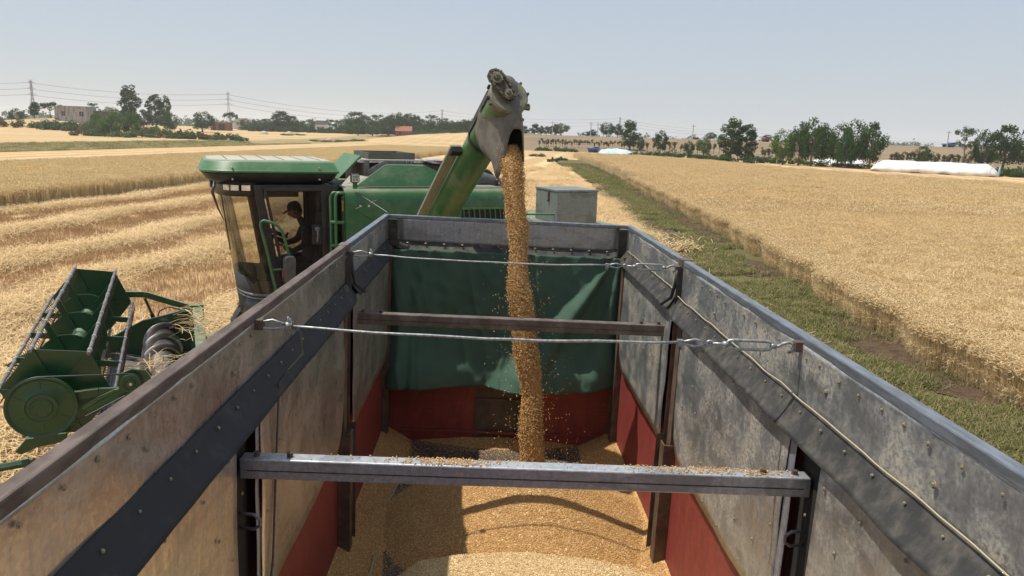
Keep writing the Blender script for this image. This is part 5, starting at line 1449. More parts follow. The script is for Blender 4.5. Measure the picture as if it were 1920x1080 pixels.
for i in range(6):
    b = rv(i)
    mb = MB(); mb.cyl((b[0], -.10, b[1]), (b[0], HL+.06, b[1]), .021, 10); rb = hob('reel_bar', mb, 'bar_grey', reel, auto=True)
    mb = MB()
    for k in range(46):
        y = .06+k*(HL-.12)/45; mb.tube([(b[0], y, b[1]), (b[0]+.035, y+.004, b[1]-.05), (b[0]+.03, y, b[1]-.13), (b[0]-.03, y-.003, b[1]-.21)], .0045, 4, caps=False)
    t_ = hob('tine_row', mb, 'dark_metal', rb); t_['kind'] = 'stuff'
    for y in (.03, .55, 1.08, 1.6, 2.13, 2.6, 3.13, 3.6, 4.1):
        mb = MB(); mb.cyl((b[0], y-.018, b[1]), (b[0], y+.018, b[1]), .029, 8); hob('clamp', mb, 'galv_bright', rb)
# reel arms
for y in (-.20, HL+.16):
    mb = MB()
    pts = [(RC[0], y, RC[1]), (.46, y, RC[1]+.02), (.78, y, RC[1]+.0), (1.15, y, 1.02), (1.56, y, .86)]
    for a, b in zip(pts[:-1], pts[1:]): mb.bar(a, b, .05, .10)
    ar = hob('reel_arm', mb, 'reel_green' if y < 0 else 'green_paint', bevel=.006)
    mb = MB(); mb.cyl((.78, y+.01, 1.10), (.94, y+.01, .60), .022, 10); mb.cyl((.87, y+.01, .82), (.94, y+.01, .56), .035, 10); hob('lift_cylinder', mb, 'dark_metal', ar)
mb = MB(); mb.tube([(.96, HL+.1, .78), (1.0, HL+.1, .88), (1.12, HL+.1, .94), (1.28, HL+.1, .90), (1.40, HL+.08, .84)], .012, 6); hob('hydraulic_hose', mb, 'black_plastic', smooth=True)
# reel drive: big dished pulley, belt, small pulley
pc = (-.10, 1.115); py_ = -.30
mb = MB(); mb.lathe([(.05, -.035), (.105, -.035), (.115, -.020), (.155, -.018), (.165, -.028), (.20, -.012), (.315, -.004), (.340, -.026), (.352, -.026), (.352, .030), (.315, .030), (.05, .030)], (pc[0], py_, pc[1]), (0, 1, 0), 56); bp = hob('drive_pulley', mb, 'reel_green', auto=True)
for i in range(6):
    a = radians(60*i+90); mb = MB(); mb.bar((pc[0]+cos(a)*.21, py_-.008, pc[1]+sin(a)*.21), (pc[0]+cos(a)*.30, py_-.004, pc[1]+sin(a)*.30), .022, .016, up=(0, 1, 0)); hob('pressed_rib', mb, 'reel_green', bp, bevel=.006)
for i in range(5):
    a = radians(72*i+20); mb = MB(); mb.cyl((pc[0]+cos(a)*.085, py_-.034, pc[1]+sin(a)*.085), (pc[0]+cos(a)*.085, py_-.044, pc[1]+sin(a)*.085), .008, 6); hob('bolt', mb, 'dark_metal', bp)
sc_ = (.80, 1.30)
mb = MB(); mb.lathe([(.02, -.03), (.045, -.028), (.055, -.012), (.075, -.012), (.082, -.024), (.108, -.024), (.112, .02), (.02, .02)], (sc_[0], py_, sc_[1]), (0, 1, 0), 32); sp_ = hob('drive_pulley', mb, 'reel_green', auto=True)
mb = MB(); mb.cyl((sc_[0], py_-.045, sc_[1]), (sc_[0], py_-.02, sc_[1]), .018, 6); hob('bolt', mb, 'galv_bright', sp_)
mb = MB()
up_ = [(pc[0]+.355*cos(a), py_, pc[1]+.355*sin(a)) for a in [radians(88+184*i/24) for i in range(25)]]
dn_ = [(sc_[0]+.113*cos(a), py_, sc_[1]+.113*sin(a)) for a in [radians(-90+175*i/14) for i in range(15)]]
mb.tube(up_+dn_, .010, 6, closed=True); hob('drive_belt', mb, 'black_plastic', smooth=True)
mb = MB(); mb.plate([(.66, py_+.05, 1.12), (.80, py_+.05, 1.05), (.98, py_+.05, 1.10), (1.05, py_+.05, 1.25), (.96, py_+.05, 1.42), (.82, py_+.05, 1.45), (.68, py_+.05, 1.40)], (0, .02, 0)); hob('drive_bracket', mb, 'reel_green')
mb = MB()
pth = [(.28, py_+.08, 1.02), (.45, py_+.08, 1.13), (.62, py_+.08, 1.20), (.80, py_+.08, 1.22)]
for a, b in zip(pth[:-1], pth[1:]): mb.bar(a, b, .05, .035)
mb.plate([(.30, py_+.07, 1.0), (.62, py_+.07, 1.17), (.80, py_+.07, 1.18), (.80, py_+.07, 1.06), (.6, py_+.07, 1.06), (.40, py_+.07, .96)], (0, .01, 0)); hob('tensioner_arm', mb, 'green_paint')
mb = MB(); mb.plate([(-.42, py_+.10, .58), (-.30, py_+.10, .72), (.10, py_+.10, .74), (.10, py_+.10, .64), (-.22, py_+.10, .60), (-.36, py_+.10, .54)], (0, .05, 0)); hob('reel_support', mb, 'reel_green', bevel=.006)
# feeder house
mb = MB(); mb.loft([[(1.6, 1.4, .25), (1.6, 2.75, .25), (1.6, 2.75, .95), (1.6, 1.4, .95)], [(3.3, 1.4, .95), (3.3, 2.75, .95), (3.3, 2.75, 1.65), (3.3, 1.4, 1.65)]]); cob('feeder_house', mb, 'green_paint', bevel=.01)
# straw caught on the table
def loose(n_, c, sp, w=.004, ln=(.15, .4)):
    mb = MB(); r = random.Random(n_)
    for i in range(n_):
        a = Vector((r.gauss(c[0], sp[0]), r.gauss(c[1], sp[1]), c[2]+abs(r.gauss(0, sp[2])))); az = r.uniform(0, 6.28); l = r.uniform(*ln)
        d = Vector((cos(az), sin(az), r.uniform(-.35, .35)))*l; mb.tube([a, a+d*.5+Vector((0, 0, .02)), a+d], w, 3, caps=False)
    return mb
o = ob('caught_straw', loose(150, (1.64, 3.3, 1.08), (.10, .55, .06)), 'straw_pale'); o.matrix_world = CMI.inverted(); tag(o, 'loose straw caught on the back edge of the cutting table', 'straw', kind='stuff')
o = ob('caught_straw', loose(60, (1.0, 1.75, .78), (.12, .3, .06)), 'straw_pale'); o.matrix_world = CMI.inverted(); tag(o, 'few straws lying over the steel feed auger', 'straw', kind='stuff')

# ---- cab
CV0, CV1 = 1.25, 2.95
def rounded(s0, s1, v0, v1, rf, rr, n=8):
    """plan outline, round front corners (at s0), tighter rear ones"""
    pts = []
    for (cx, cy, r, a0) in ((s0+rf, v0+rf, rf, pi), (s1-rr, v0+rr, rr, 1.5*pi), (s1-rr, v1-rr, rr, 0), (s0+rf, v1-rf, rf, .5*pi)):
        for i in range(n+1):
            a = a0+i*(pi/2)/n; pts.append((cx+r*cos(a), cy+r*sin(a)))
    return pts
def ring(ins, z, rf=.50, rr=.07):
    return [(x, y, z) for x, y in rounded(1.70+ins, 3.54-ins, CV0-.06+ins, CV1+.06-ins, max(.05, rf-ins*.6), rr)]
mb = MB(); mb.loft([ring(.03, 3.615), ring(.0, 3.625), ring(.0, 3.65), ring(.012, 3.66), ring(.055, 3.765), ring(.085, 3.785)], cap1=True); cr_ = cob('cab_roof', mb, 'green_light', auto=True)
mb = MB(); mb.loft([ring(.10, 3.780), ring(.115, 3.796)]); cob('roof_top', mb, 'roof_dusty', cr_, auto=True)
for i in range(6):
    mb = MB(); s = 2.05+.25*i; mb.bb((s-.006, 1.40, 3.7965), (s+.006, 2.80, 3.801)); cob('roof_seam', mb, 'mirror_shell', cr_)
for s, z in ((2.10, 3.70), (3.25, 3.70), (2.10, 3.54), (3.25, 3.54)):
    mb = MB(); off = .02 if z < 3.6 else -.02; mb.cyl((s, CV0-.10+off*0, z), (s, CV0+.02, z), .011, 8); cob('bolt', mb, 'galv_bright', cr_)
mb = MB(); mb.loft([ring(.20, 3.46, .5), ring(.08, 3.52), ring(.02, 3.61)]); cob('roof_skirt', mb, 'black_plastic', auto=True)
# windscreen: bowed glass leaning back to the foot
def screen_pt(u, z):
    f = (z-1.88)/(3.46-1.88)
    a = pi*(u)              # 0 near door pillar .. pi far
    s_back = 2.66-.26*f; depth_ = .50+.0*f
    v = (CV0+CV1)/2-cos(a)*((CV1-CV0)/2-.02)*(.98+.02*f)
    s = s_back-depth_*(max(0, sin(a))**.62)
    return (s, v, z)
mb = MB(); mb.grid(lambda u, v: screen_pt(u, 1.90+1.56*v), 40, 6); cob('windscreen', mb, 'glass_front', smooth=True)
mb = MB(); mb.tube([screen_pt(i/40, 1.89) for i in range(41)], .022, 8); mb.tube([(p[0], p[1], p[2]-.05) for p in [screen_pt(i/40, 1.89) for i in range(41)]], .016, 8); cob('windscreen_sill', mb, 'bar_grey', smooth=True)
mb = MB(); mb.grid(lambda u, v: [(p[0]+.05*(1-v), p[1], 1.35+.52*v) for p in [screen_pt(u, 1.88)]][0], 40, 2); cob('cab_skirt', mb, 'black_plastic', smooth=True, solid=.02)
mb = MB(); mb.grid(lambda u, v: [(p[0]-.015, p[1]+(-.012 if u < .5 else .012), p[2]) for p in [screen_pt(u, 3.30+.17*v)]][0], 40, 2); cob('visor_band', mb, 'black_plastic', smooth=True, solid=.03)
mb = MB(); a, b = screen_pt(.30, 3.36), screen_pt(.36, 2.5); mb.tube([(a[0]-.02, a[1], a[2]), (b[0]-.03, b[1], b[2])], .009, 6); cob('wiper', mb, 'black_plastic')
mb = MB(); mb.tube([(1.88, CV0+.10, 3.50), (1.84, CV0+.03, 3.36), (1.90, CV0+.0, 3.15), (1.97, CV0+.0, 2.98)], [.02, .02, .012, .005], 6); cob('mirror_strap', mb, 'black_plastic', smooth=True)
# lamps under the roof nose
for u in (.035, .10, .165, .45, .55):
    p = screen_pt(u, 3.42); q = screen_pt(u+.02, 3.42); t_ = (Vector(q)-Vector(p)).normalized(); nrm = Vector((t_.y, -t_.x, 0)); nrm = -nrm if nrm.dot(Vector((p[0]-2.6, p[1]-2.1, 0))) < 0 else nrm
    rot = Matrix((( -nrm.x, t_.x, 0), (-nrm.y, t_.y, 0), (0, 0, 1))).to_3x3()
    mb = MB(); mb.box(Vector(p)+nrm*.045, (.06, .135, .095), rot); lm = cob('head_lamp', mb, 'black_plastic', bevel=.012)
    mb = MB(); mb.box(Vector(p)+nrm*.077, (.012, .115, .075), rot); cob('lens', mb, 'lens_glass', lm, bevel=.004)
# pillars and door on the near side, same outline opposite
def side_frame(v, sgn):
    mb = MB()
    y0, y1 = v-.03, v+.03
    mb.plate([(2.36, y0, 3.46), (2.47, y0, 3.46), (2.74, y0, 1.86), (2.60, y0, 1.86)], (0, .06, 0))
    mb.plate([(3.31, y0, 3.46), (3.50, y0, 3.46), (3.50, y0, 1.5), (3.31, y0, 1.5)], (0, .06, 0))
    mb.plate([(2.47, y0, 3.46), (3.31, y0, 3.46), (3.31, y0, 3.405), (2.48, y0, 3.405)], (0, .06, 0))
    mb.plate([(2.60, y0, 1.86), (3.31, y0, 1.86), (3.31, y0, 1.45), (2.62, y0, 1.45)], (0, .06, 0))
    cob('cab_frame', mb, 'black_plastic', bevel=.008)
    mb = MB(); yo = v-.036 if sgn < 0 else v+.026
    out = [(2.49, 3.43), (3.33, 3.43), (3.33, 1.80), (2.77, 1.80)]; inn = [(2.535, 3.385), (3.275, 3.385), (3.275, 1.86), (2.80, 1.86)]
    A = [(a, yo, b) for a, b in out]; B = [(a, yo, b) for a, b in inn]; A2 = [(a, yo+.03 if sgn > 0 else yo-.03, b) for a, b in out]; B2 = [(a, yo+.03 if sgn > 0 else yo-.03, b) for a, b in inn]
    mb.loft([A, A2, B2, B, A], cap0=False, cap1=False); d = cob('door', mb, 'black_plastic')
    mb = MB(); mb.add([(a, yo+(-.016 if sgn < 0 else .016), b) for a, b in inn], [(0, 1, 2, 3)]); cob('door_glass', mb, 'glass_door', d)
    if sgn < 0:
        mb = MB(); mb.bb((3.13, yo-.040, 2.62), (3.26, yo-.015, 2.90)); mb2 = cob('lock_plate', mb, 'interior_dark', d, bevel=.006)
        mb = MB(); mb.cyl((3.20, yo-.06, 2.84), (3.20, yo-.03, 2.84), .035, 12); mb.tube([(3.20, yo-.065, 2.84), (3.205, yo-.075, 2.76), (3.19, yo-.065, 2.66)], [.016, .018, .012], 8); cob('handle', mb, 'bar_grey', d, smooth=True)
        mb = MB(); mb.bb((2.80, yo-.036, 2.67), (2.92, yo-.031, 2.70)); 
        for z in (3.28, 2.1): 
            h_ = MB(); h_.cyl((2.48+(3.43-z)*.168, yo-.055, z), (2.48+(3.43-z)*.168, yo-.055, z+.09), .015, 8); cob('hinge', h_, 'black_plastic', d)
side_frame(CV0, -1); side_frame(CV1, 1)
mb = MB(); mb.bb((3.47, CV0+.03, 1.45), (3.53, CV1-.03, 3.46)); cob('cab_rear_wall', mb, 'interior_dark')
mb = MB(); mb.plate([(p[0]+.06, p[1], 1.40) for p in [screen_pt(i/24, 1.9) for i in range(25)]]+[(3.46, CV1-.04, 1.40), (3.46, CV0+.04, 1.40)], (0, 0, .06)); cob('cab_floor', mb, 'interior_dark')
mb = MB(); mb.grid(lambda u, v: [(p[0]+.04, p[1]+(.03 if u < .5 else -.03), 1.46+.62*v+.10*sin(pi*u)*v) for p in [screen_pt(u, 1.9+.5*v)]][0], 40, 3); cob('dash_panel', mb, 'interior_dark', smooth=True, solid=.02)
mb = MB(); mb.bb((2.42, CV0+.05, 3.36), (3.46, CV1-.05, 3.45)); mb.bb((2.50, CV0+.25, 3.27), (3.0, CV0+.55, 3.36)); cob('roof_lining', mb, 'mirror_shell', bevel=.01)
# seat, console, steering
mb = MB(); mb.bb((2.95, 1.75, 2.02), (3.40, 2.45, 2.16)); mb.plate([(3.30, 1.78, 2.12), (3.44, 1.78, 2.12), (3.50, 1.78, 2.95), (3.38, 1.78, 3.0)], (0, .64, 0)); mb.bb((3.0, 1.9, 1.46), (3.35, 2.3, 2.02)); cob('driver_seat', mb, 'interior_dark', bevel=.04)
mb = MB(); mb.bb((3.36, 1.92, 3.0), (3.46, 2.28, 3.2)); cob('headrest', mb, 'interior_dark', bevel=.04)
mb = MB(); mb.tube([(2.40, 2.10, 1.46), (2.52, 2.10, 2.2), (2.68, 2.10, 2.66)], [.06, .05, .035], 10); sc2 = cob('steering_column', mb, 'interior_dark', smooth=True)
swc = Vector((2.70, 2.10, 2.70)); ax_ = Vector((.42, 0, .9)).normalized(); e1 = Vector((0, 1, 0)); e2 = ax_.cross(e1)
mb = MB(); mb.tube([swc+(e1*cos(a)+e2*sin(a))*.21 for a in [2*pi*i/28 for i in range(28)]], .017, 8, closed=True)
for a in (.5, 2.6, 4.7): mb.tube([swc, swc+(e1*cos(a)+e2*sin(a))*.21], .014, 6)
mb.tube([swc+e1*.0-e2*.20, swc-e2*.20+ax_*.07], .018, 8); cob('steering_wheel', mb, 'black_plastic', sc2, smooth=True)
mb = MB(); mb.tube([(2.78, 1.62, 1.9), (2.72, 1.60, 2.45), (2.70, 1.60, 2.62)], [.012, .012, .012], 6); mb.lathe([(.005, -.03), (.026, -.02), (.03, 0), (.022, .025), (.005, .03)], (2.70, 1.60, 2.65), (0, 0, 1), 10); cob('gear_lever', mb, 'interior_dark', smooth=True)
mb = MB(); mb.bb((2.75, 1.36, 1.46), (3.25, 1.62, 2.30)); cob('side_console', mb, 'interior_dark', bevel=.03)
# handrails, grips, mirror, platform
mb = MB(); y = 1.06
mb.tube([(2.66, y, 1.55), (2.60, y, 2.0), (2.49, y, 2.60), (2.42, y, 2.92), (2.43, y, 2.97), (2.47, y, 2.99), (2.58, y, 2.955), (2.66, y, 2.90), (2.71, y, 2.82), (2.80, y, 2.45), (2.88, y, 2.05), (2.98, y, 1.5)], .019, 10); mb.tube([(2.545, y, 2.30), (2.83, y, 2.30)], .016, 8); mb.tube([(2.62, y, 1.88), (2.92, y, 1.88)], .016, 8); cob('handrail', mb, 'green_light', smooth=True)
for s, v in ((3.38, 1.10), (3.44, 1.05)):
    mb = MB(); mb.tube([(s+.13, v, 3.36), (s+.04, v, 3.36), (s+.012, v, 3.33), (s, v, 3.28), (s, v, 2.5), (s, v, 1.7), (s+.03, v, 1.62), (s+.13, v, 1.62)], .021, 10); hr = cob('grab_rail', mb, 'green_light', smooth=True)
for z in (2.95, 2.62, 2.2):
    mb = MB(); mb.cyl((3.36, 1.05, z), (3.56, 1.05, z-.01), .022, 8); cob('ladder_rung', mb, 'green_light')
mb = MB(); mb.plate([(2.72, .93, 2.12), (2.86, .95, 2.10), (2.87, .95, 2.46), (2.84, .95, 2.50), (2.74, .93, 2.50), (2.71, .93, 2.46)], (-.02, .10, 0)); mr = cob('mirror', mb, 'mirror_shell', bevel=.02)
mb = MB(); mb.box((2.71, 1.05, 2.24), (.05, .07, .10)); cob('bracket', mb, 'red_plastic', mr, bevel=.01)
mb = MB(); mb.bb((2.45, .85, 1.38), (3.55, 1.24, 1.43)); cob('platform', mb, 'green_paint')

# ---- body
BV = 1.0
mb = MB()
prof = [(BV, 1.15), (BV, 3.16), (BV+.012, 3.27), (BV+.05, 3.36), (BV+.12, 3.415), (BV+.22, 3.43), (3.20-.22, 3.43), (3.20-.05, 3.36), (3.20, 3.16), (3.20, 1.15)]
mb.loft([[(3.57, a, b) for a, b in prof], [(6.03, a, b) for a, b in prof]]); body = cob('body_panel', mb, 'green_paint', auto=True)
mb = MB(); mb.bb((3.80, BV+.13, 3.4315), (6.02, BV+.17, 3.445)); cob('top_flange', mb, 'roof_dusty', body)
for k in range(3):
    mb = MB(); v = BV+.045+.07*k; mb.bb((3.553, v, 1.3), (3.568, v+.028, 3.3)); cob('pressed_rib', mb, 'green_paint', body, bevel=.004)
mb = MB(); mb.bb((3.558, BV+.075, 3.10), (3.5665, BV+.165, 3.245)); mb.v = [(a-.012, b, c) for a, b, c in mb.v]; yl = cob('warning_label', mb, 'yellow_label', body)
for i, (za, zb, ya, yb) in enumerate([(3.205, 3.235, .085, .155), (3.165, 3.195, .085, .155), (3.11, 3.155, .085, .115), (3.11, 3.155, .125, .155)]):
    mb = MB(); mb.bb((3.5445, BV+ya, za), (3.5458, BV+yb, zb)); cob('print', mb, 'beam_brown', yl)
# brace rib on the near panel, bolt plate, vents
mb = MB(); mb.plate([(3.70, BV-.004, 3.14), (4.02, BV-.004, 3.27), (4.12, BV-.004, 3.12), (4.45, BV-.004, 1.9), (4.25, BV-.004, 1.9), (3.98, BV-.004, 2.95)], (0, -.014, 0)); cob('stiffener', mb, 'green_paint', body, bevel=.01)
for s in (3.78, 3.90):
    mb = MB(); mb.cyl((s, BV, 3.18), (s, BV-.02, 3.18), .016, 8); cob('bolt', mb, 'galv_bright', body)
for q in range(12):
    mb = MB(); mb.cyl((3.70+.19*q, BV, 3.06), (3.70+.19*q, BV-.007, 3.06), .010, 8); cob('rivet', mb, 'green_paint', body)
mb = MB(); mb.bb((4.905, BV-.0015, 1.2), (4.912, BV-.0005, 3.14)); cob('panel_gap', mb, 'black_gap', body)
mb = MB(); mb.bb((5.32, BV-.006, 2.86), (6.0, BV-.0015, 3.11)); cob('vent_opening', mb, 'black_gap', body)
for i in range(8):
    mb = MB(); s = 5.34+i*.085; mb.bar((s, BV-.012, 3.11), (s+.03, BV-.012, 2.86), .02, .012, up=(0, 1, 0)); cob('vent_slat', mb, 'green_paint', body)
mb = MB(); mb.bb((5.30, BV-.02, 3.11), (6.03, BV-.006, 3.14)); cob('vent_lip', mb, 'green_light', body)
# work lamp on the corner with its stay
mb = MB(); mb.box((3.72, BV+.05, 3.57), (.13, .06, .13)); wlp = cob('work_lamp', mb, 'black_plastic', bevel=.02)
mb = MB(); mb.box((3.72, BV+.018, 3.57), (.10, .012, .10)); cob('lens', mb, 'lens_glass', wlp, bevel=.004)
for a in (-1, 1):
    for b in (-1, 1):
        mb = MB(); mb.cyl((3.72+a*.024, BV+.008, 3.57+b*.024), (3.72+a*.024, BV+.013, 3.57+b*.024), .016, 10); cob('led', mb, 'bar_grey', wlp)
mb = MB(); mb.bb((3.69, BV+.03, 3.42), (3.75, BV+.07, 3.51)); cob('bracket', mb, 'green_paint', wlp)
a = wl(at_D(690, 352, 10.5)); b = wl(t2w((-1.19, 7.31, -.75)))
mb = MB(); mb.tube([(3.80, BV-.02, 3.33), (3.84, BV-.04, 3.30), b], .004, 6); cob('stay_wire', mb, 'cable_steel')
# grain tank: front lid, skirts, tray on top
mb = MB(); mb.plate([(3.72, BV+.13, 3.435), (4.22, BV+.33, 3.745), (4.26, BV+.34, 3.755), (4.80, BV+.34, 3.755), (4.84, BV+.32, 3.74), (5.48, BV+.13, 3.435)], (0, .02, 0)); cob('tank_skirt', mb, 'green_paint', bevel=.006)
mb = MB(); mb.plate([(3.72, 3.07, 3.435), (4.24, 2.87, 3.755), (4.82, 2.87, 3.755), (5.48, 3.07, 3.435)], (0, .02, 0)); cob('tank_skirt', mb, 'green_paint')
mb = MB(); mb.plate([(3.57, 1.62, 3.50), (3.585, 1.62, 3.52), (3.93, 1.62, 3.87), (3.95, 1.62, 3.84)], (0, 1.25, 0)); cob('tank_lid', mb, 'roof_dusty' if False else 'green_light', bevel=.004)
mb = MB(); mb.bb((3.95, 1.45, 3.44), (4.02, 2.85, 3.80)); mb.plate([(3.98, 1.40, 3.42), (4.70, 1.40, 3.42), (4.70, 1.46, 3.80), (4.25, 1.46, 3.80), (3.98, 1.44, 3.66)], (0, .03, 0)); cob('tank_wall', mb, 'bar_grey')
mb = MB(); mb.plate([(3.62, 1.50, 3.432), (3.9, 1.35, 3.432), (4.0, 1.40, 3.56), (3.78, 1.60, 3.58)], (0, .02, .01)); cob('tank_gusset', mb, 'roof_dusty')
mb = MB(); mb.bb((3.90, 1.50, 3.79), (4.90, 2.80, 3.815)); cob('tank_cover', mb, 'roof_dusty', bevel=.004)
mb = MB(); mb.bb((3.88, 1.49, 3.77), (4.90, 1.525, 3.80)); mb.bb((3.875, 1.52, 3.77), (3.905, 2.8, 3.80)); cob('cover_hinge', mb, 'galv_bright')
tr_ = MB(); tr_.bb((4.08, 1.66, 3.8155), (4.74, 2.66, 3.83)); tray = cob('roof_tray', tr_, 'roof_dusty')
for lo, hi in (((4.05, 1.64, 3.817), (4.075, 2.68, 3.915)), ((4.745, 1.64, 3.817), (4.77, 2.68, 3.915)), ((4.076, 1.64, 3.817), (4.744, 1.66, 3.915)), ((4.076, 2.66, 3.817), (4.744, 2.68, 3.915))):
    mb = MB(); mb.bb(lo, hi); cob('tray_side', mb, 'tray_grey', tray)
mb = MB(); mb.tube([(4.58, 1.45, 3.80), (4.58, 1.42, 3.75), (4.62, 1.42, 3.73), (4.66, 1.42, 3.75), (4.66, 1.42, 3.80)], .012, 6); cob('catch_hook', mb, 'black_plastic', smooth=True)
# engine grille and hoses behind the tank
mb = MB(); mb.plate([(4.82, 1.46, 3.78), (5.14, 1.46, 3.80), (5.62, 1.46, 3.52), (5.62, 1.46, 3.42), (4.82, 1.46, 3.42)], (0, 1.3, 0)); eng = cob('engine_deck', mb, 'dark_metal', bevel=.01)
for k in range(3):
    mb = MB(); mb.tube([(4.86+.05*k, 1.44-.02*k, 3.79-.01*k), (5.16+.03*k, 1.43-.02*k, 3.80-.02*k), (5.42, 1.42-.02*k, 3.66-.03*k), (5.66, 1.42-.02*k, 3.50-.03*k)], .018, 8); cob('hose', mb, 'black_plastic', eng, smooth=True)
for k in range(9):
    f = k/8; mb = MB(); s = 5.18+.46*f; z = 3.79-.27*f; mb.box((s, 1.42, z), (.03, .10, .05), Matrix.Rotation(.5, 3, 'Y')); cob('clip', mb, 'bar_grey', eng)
mb = MB(); mb.plate([(4.86, 1.44, 3.80), (5.10, 1.44, 3.82), (5.10, 1.60, 3.835), (4.86, 1.60, 3.815)], (0, 0, .012)); cob('foil_cover', mb, 'galv_bright', eng)
mb = MB(); mb.lathe([(.02, -.10), (.26, -.10), (.28, -.06), (.28, .06), (.26, .10), (.02, .10)], (6.02, 2.05, 3.40), (-.25, 1, 0), 32); cob('air_intake', mb, 'black_plastic', eng, auto=True)
mb = MB(); mb.tube([(5.70, 1.85, 3.30), (5.78, 1.80, 3.46), (5.92, 1.78, 3.52), (6.08, 1.80, 3.48), (6.20, 1.82, 3.3)], [.12, .125, .125, .12, .11], 16); cob('intake_duct', mb, 'mirror_shell', eng, smooth=True)
mb = MB(); mb.cyl((6.20, 1.7, 3.44), (6.48, 1.7, 3.44), .10, 14); mb.cyl((6.40, 1.66, 3.42), (6.56, 1.66, 3.42), .055, 12); cob('muffler', mb, 'mirror_shell', eng, auto=True)
# rear hood, lower, rounded at the end
mb = MB()
def rr(s, zt, w0=0.0): return [(s, BV+.02+w0, 1.05), (s, BV+.02+w0, zt-.20), (s, BV+.08+w0, zt-.06), (s, BV+.22+w0, zt), (s, 2.98-w0, zt), (s, 3.12-w0, zt-.06), (s, 3.18-w0, zt-.20), (s, 3.18-w0, 1.05)]
mb.loft([rr(6.035, 2.86), rr(7.6, 2.86), rr(8.5, 2.72), rr(8.9, 2.60), rr(9.08, 2.44), rr(9.14, 2.2)]); cob('rear_hood', mb, 'green_paint', smooth=False, auto=True)
mb = MB(); mb.tube([(6.0, BV+.1, 3.02), (6.95, BV+.1, 3.00)], .016, 8); cob('tie_rod', mb, 'green_light')
# wheels
for s, r_, w_, vs_ in ((2.85, .78, .50, (.72, 3.45)), (7.9, .48, .30, (1.10, 3.05))):
    for v in vs_:
        mb = MB(); mb.lathe([(r_*.55, -w_*.42), (r_*.8, -w_*.5), (r_*.97, -w_*.42), (r_, -w_*.2), (r_, w_*.2), (r_*.97, w_*.42), (r_*.8, w_*.5), (r_*.55, w_*.42)], (s, v, r_), (0, 1, 0), 36); wh = cob('wheel', mb, 'tyre', auto=True)
        mb = MB(); mb.lathe([(.08, -w_*.3), (r_*.5, -w_*.2), (r_*.56, -w_*.4), (r_*.56, w_*.4), (r_*.5, w_*.2), (.08, w_*.3)], (s, v, r_), (0, 1, 0), 28); cob('rim', mb, 'yellow_label', wh, auto=True)
        mb = MB()
        for k in range(18):
            a = 2*pi*k/18; mb.box((s+cos(a)*r_*.99, v+w_*.1*(1 if k % 2 else -1), r_+sin(a)*r_*.99), (.05, w_*.5, .05), Matrix.Rotation(-a, 3, 'Y'))
        cob('tread', mb, 'tyre', wh)
mb = MB(); mb.bb((3.3, 1.2, .8), (8.6, 3.0, 1.2)); mb.cyl((2.85, .72, .78), (2.85, 3.45, .78), .12, 10); mb.cyl((7.9, 1.1, .48), (7.9, 3.05, .48), .08, 10); cob('chassis', mb, 'dark_metal')

# ---- unloading auger, raised over the truck
d_ = Vector((.262, -.832, .487)).normalized(); a0 = Vector((-.46, 8.22, 3.39))
def tp_(t): return a0+d_*t
rs_ = Vector((.952, .305, 0)); rs_ = (rs_-d_*rs_.dot(d_)).normalized(); us_ = rs_.cross(d_); us_ = us_ if us_.z > 0 else -us_
def aob(name, mb, mat, parent=None, **k):
    mb.v = [tuple(wl(p)) for p in mb.v]; return cob(name, mb, mat, parent, **k)
mb = MB(); mb.tube([tp_(t) for t in np.linspace(-3.7, 2.36, 40)], .150, 36); aug = aob('unloading_auger', mb, 'auger_green', auto=True)
mb = MB(); mb.tube([tp_(t) for t in (-2.6, -2.54)], .172, 36); mb.tube([tp_(t) for t in (1.66, 1.70)], .160, 36); aob('clamp_ring', mb, 'dark_metal', aug, auto=True)
# flat guard strip alongside
c0, c1 = tp_(-2.5)-rs_*.205+us_*.045, tp_(1.42)-rs_*.205+us_*.045
mb = MB(); mb.bar(c0, c1, .105, .03, up=us_); aob('guard_strip', mb, 'roof_dusty', aug, bevel=.004)
c2 = tp_(1.35)-rs_*.205+us_*.01
mb = MB(); mb.bar(c2, c2+d_*.085, .10, .05, up=us_); aob('guard_end', mb, 'boot_inside', aug)
# end housing and chain drive
E_ = tp_(2.36)
mb = MB(); mb.lathe([(.02, .035), (.150, .035), (.165, .02), (.165, -.05), (.150, -.06), (.02, -.06)], E_, d_, 36); aob('end_cap', mb, 'greasy_green', aug, auto=True)
mb = MB(); mb.bar(E_-rs_*.17-us_*.05+d_*.0, E_+rs_*.175-us_*.09, .04, .03, up=d_); aob('end_lip', mb, 'greasy_green', aug)
for k in range(7):
    a = radians(-25+35*k); mb = MB(); c = E_+(rs_*cos(a)+us_*sin(a))*.176; mb.cyl(c-d_*.02, c+d_*.02, .012, 6); aob('bolt', mb, 'dark_metal', aug)
e_ = (us_*.87-rs_*.50).normalized(); f_ = d_.cross(e_)
k2 = E_+d_*.075-us_*.010-rs_*.02; k1 = k2+e_*.165
mb = MB(); mb.plate([k2-d_*.03+q for q in (f_*.05-e_*.06, f_*.045+e_*.21, -f_*.045+e_*.21, -f_*.05-e_*.06)], d_*.012); aob('chain_plate', mb, 'chain_steel', aug)
for c, r_ in ((k1, .060), (k2, .040)):
    mb = MB(); nt_ = 14
    prof = [c+(e_*cos(2*pi*i/(2*nt_))+f_*sin(2*pi*i/(2*nt_)))*(r_ if i % 2 else r_*.84) for i in range(2*nt_)]
    mb.plate([p-d_*.006 for p in prof], d_*.012); sk = aob('sprocket', mb, 'greasy_green', aug)
    mb = MB(); mb.cyl(c-d_*.02, c+d_*.035, r_*.50, 14); mb.cyl(c+d_*.03, c+d_*.05, r_*.28, 8); aob('hub', mb, 'greasy_green', sk, auto=True)
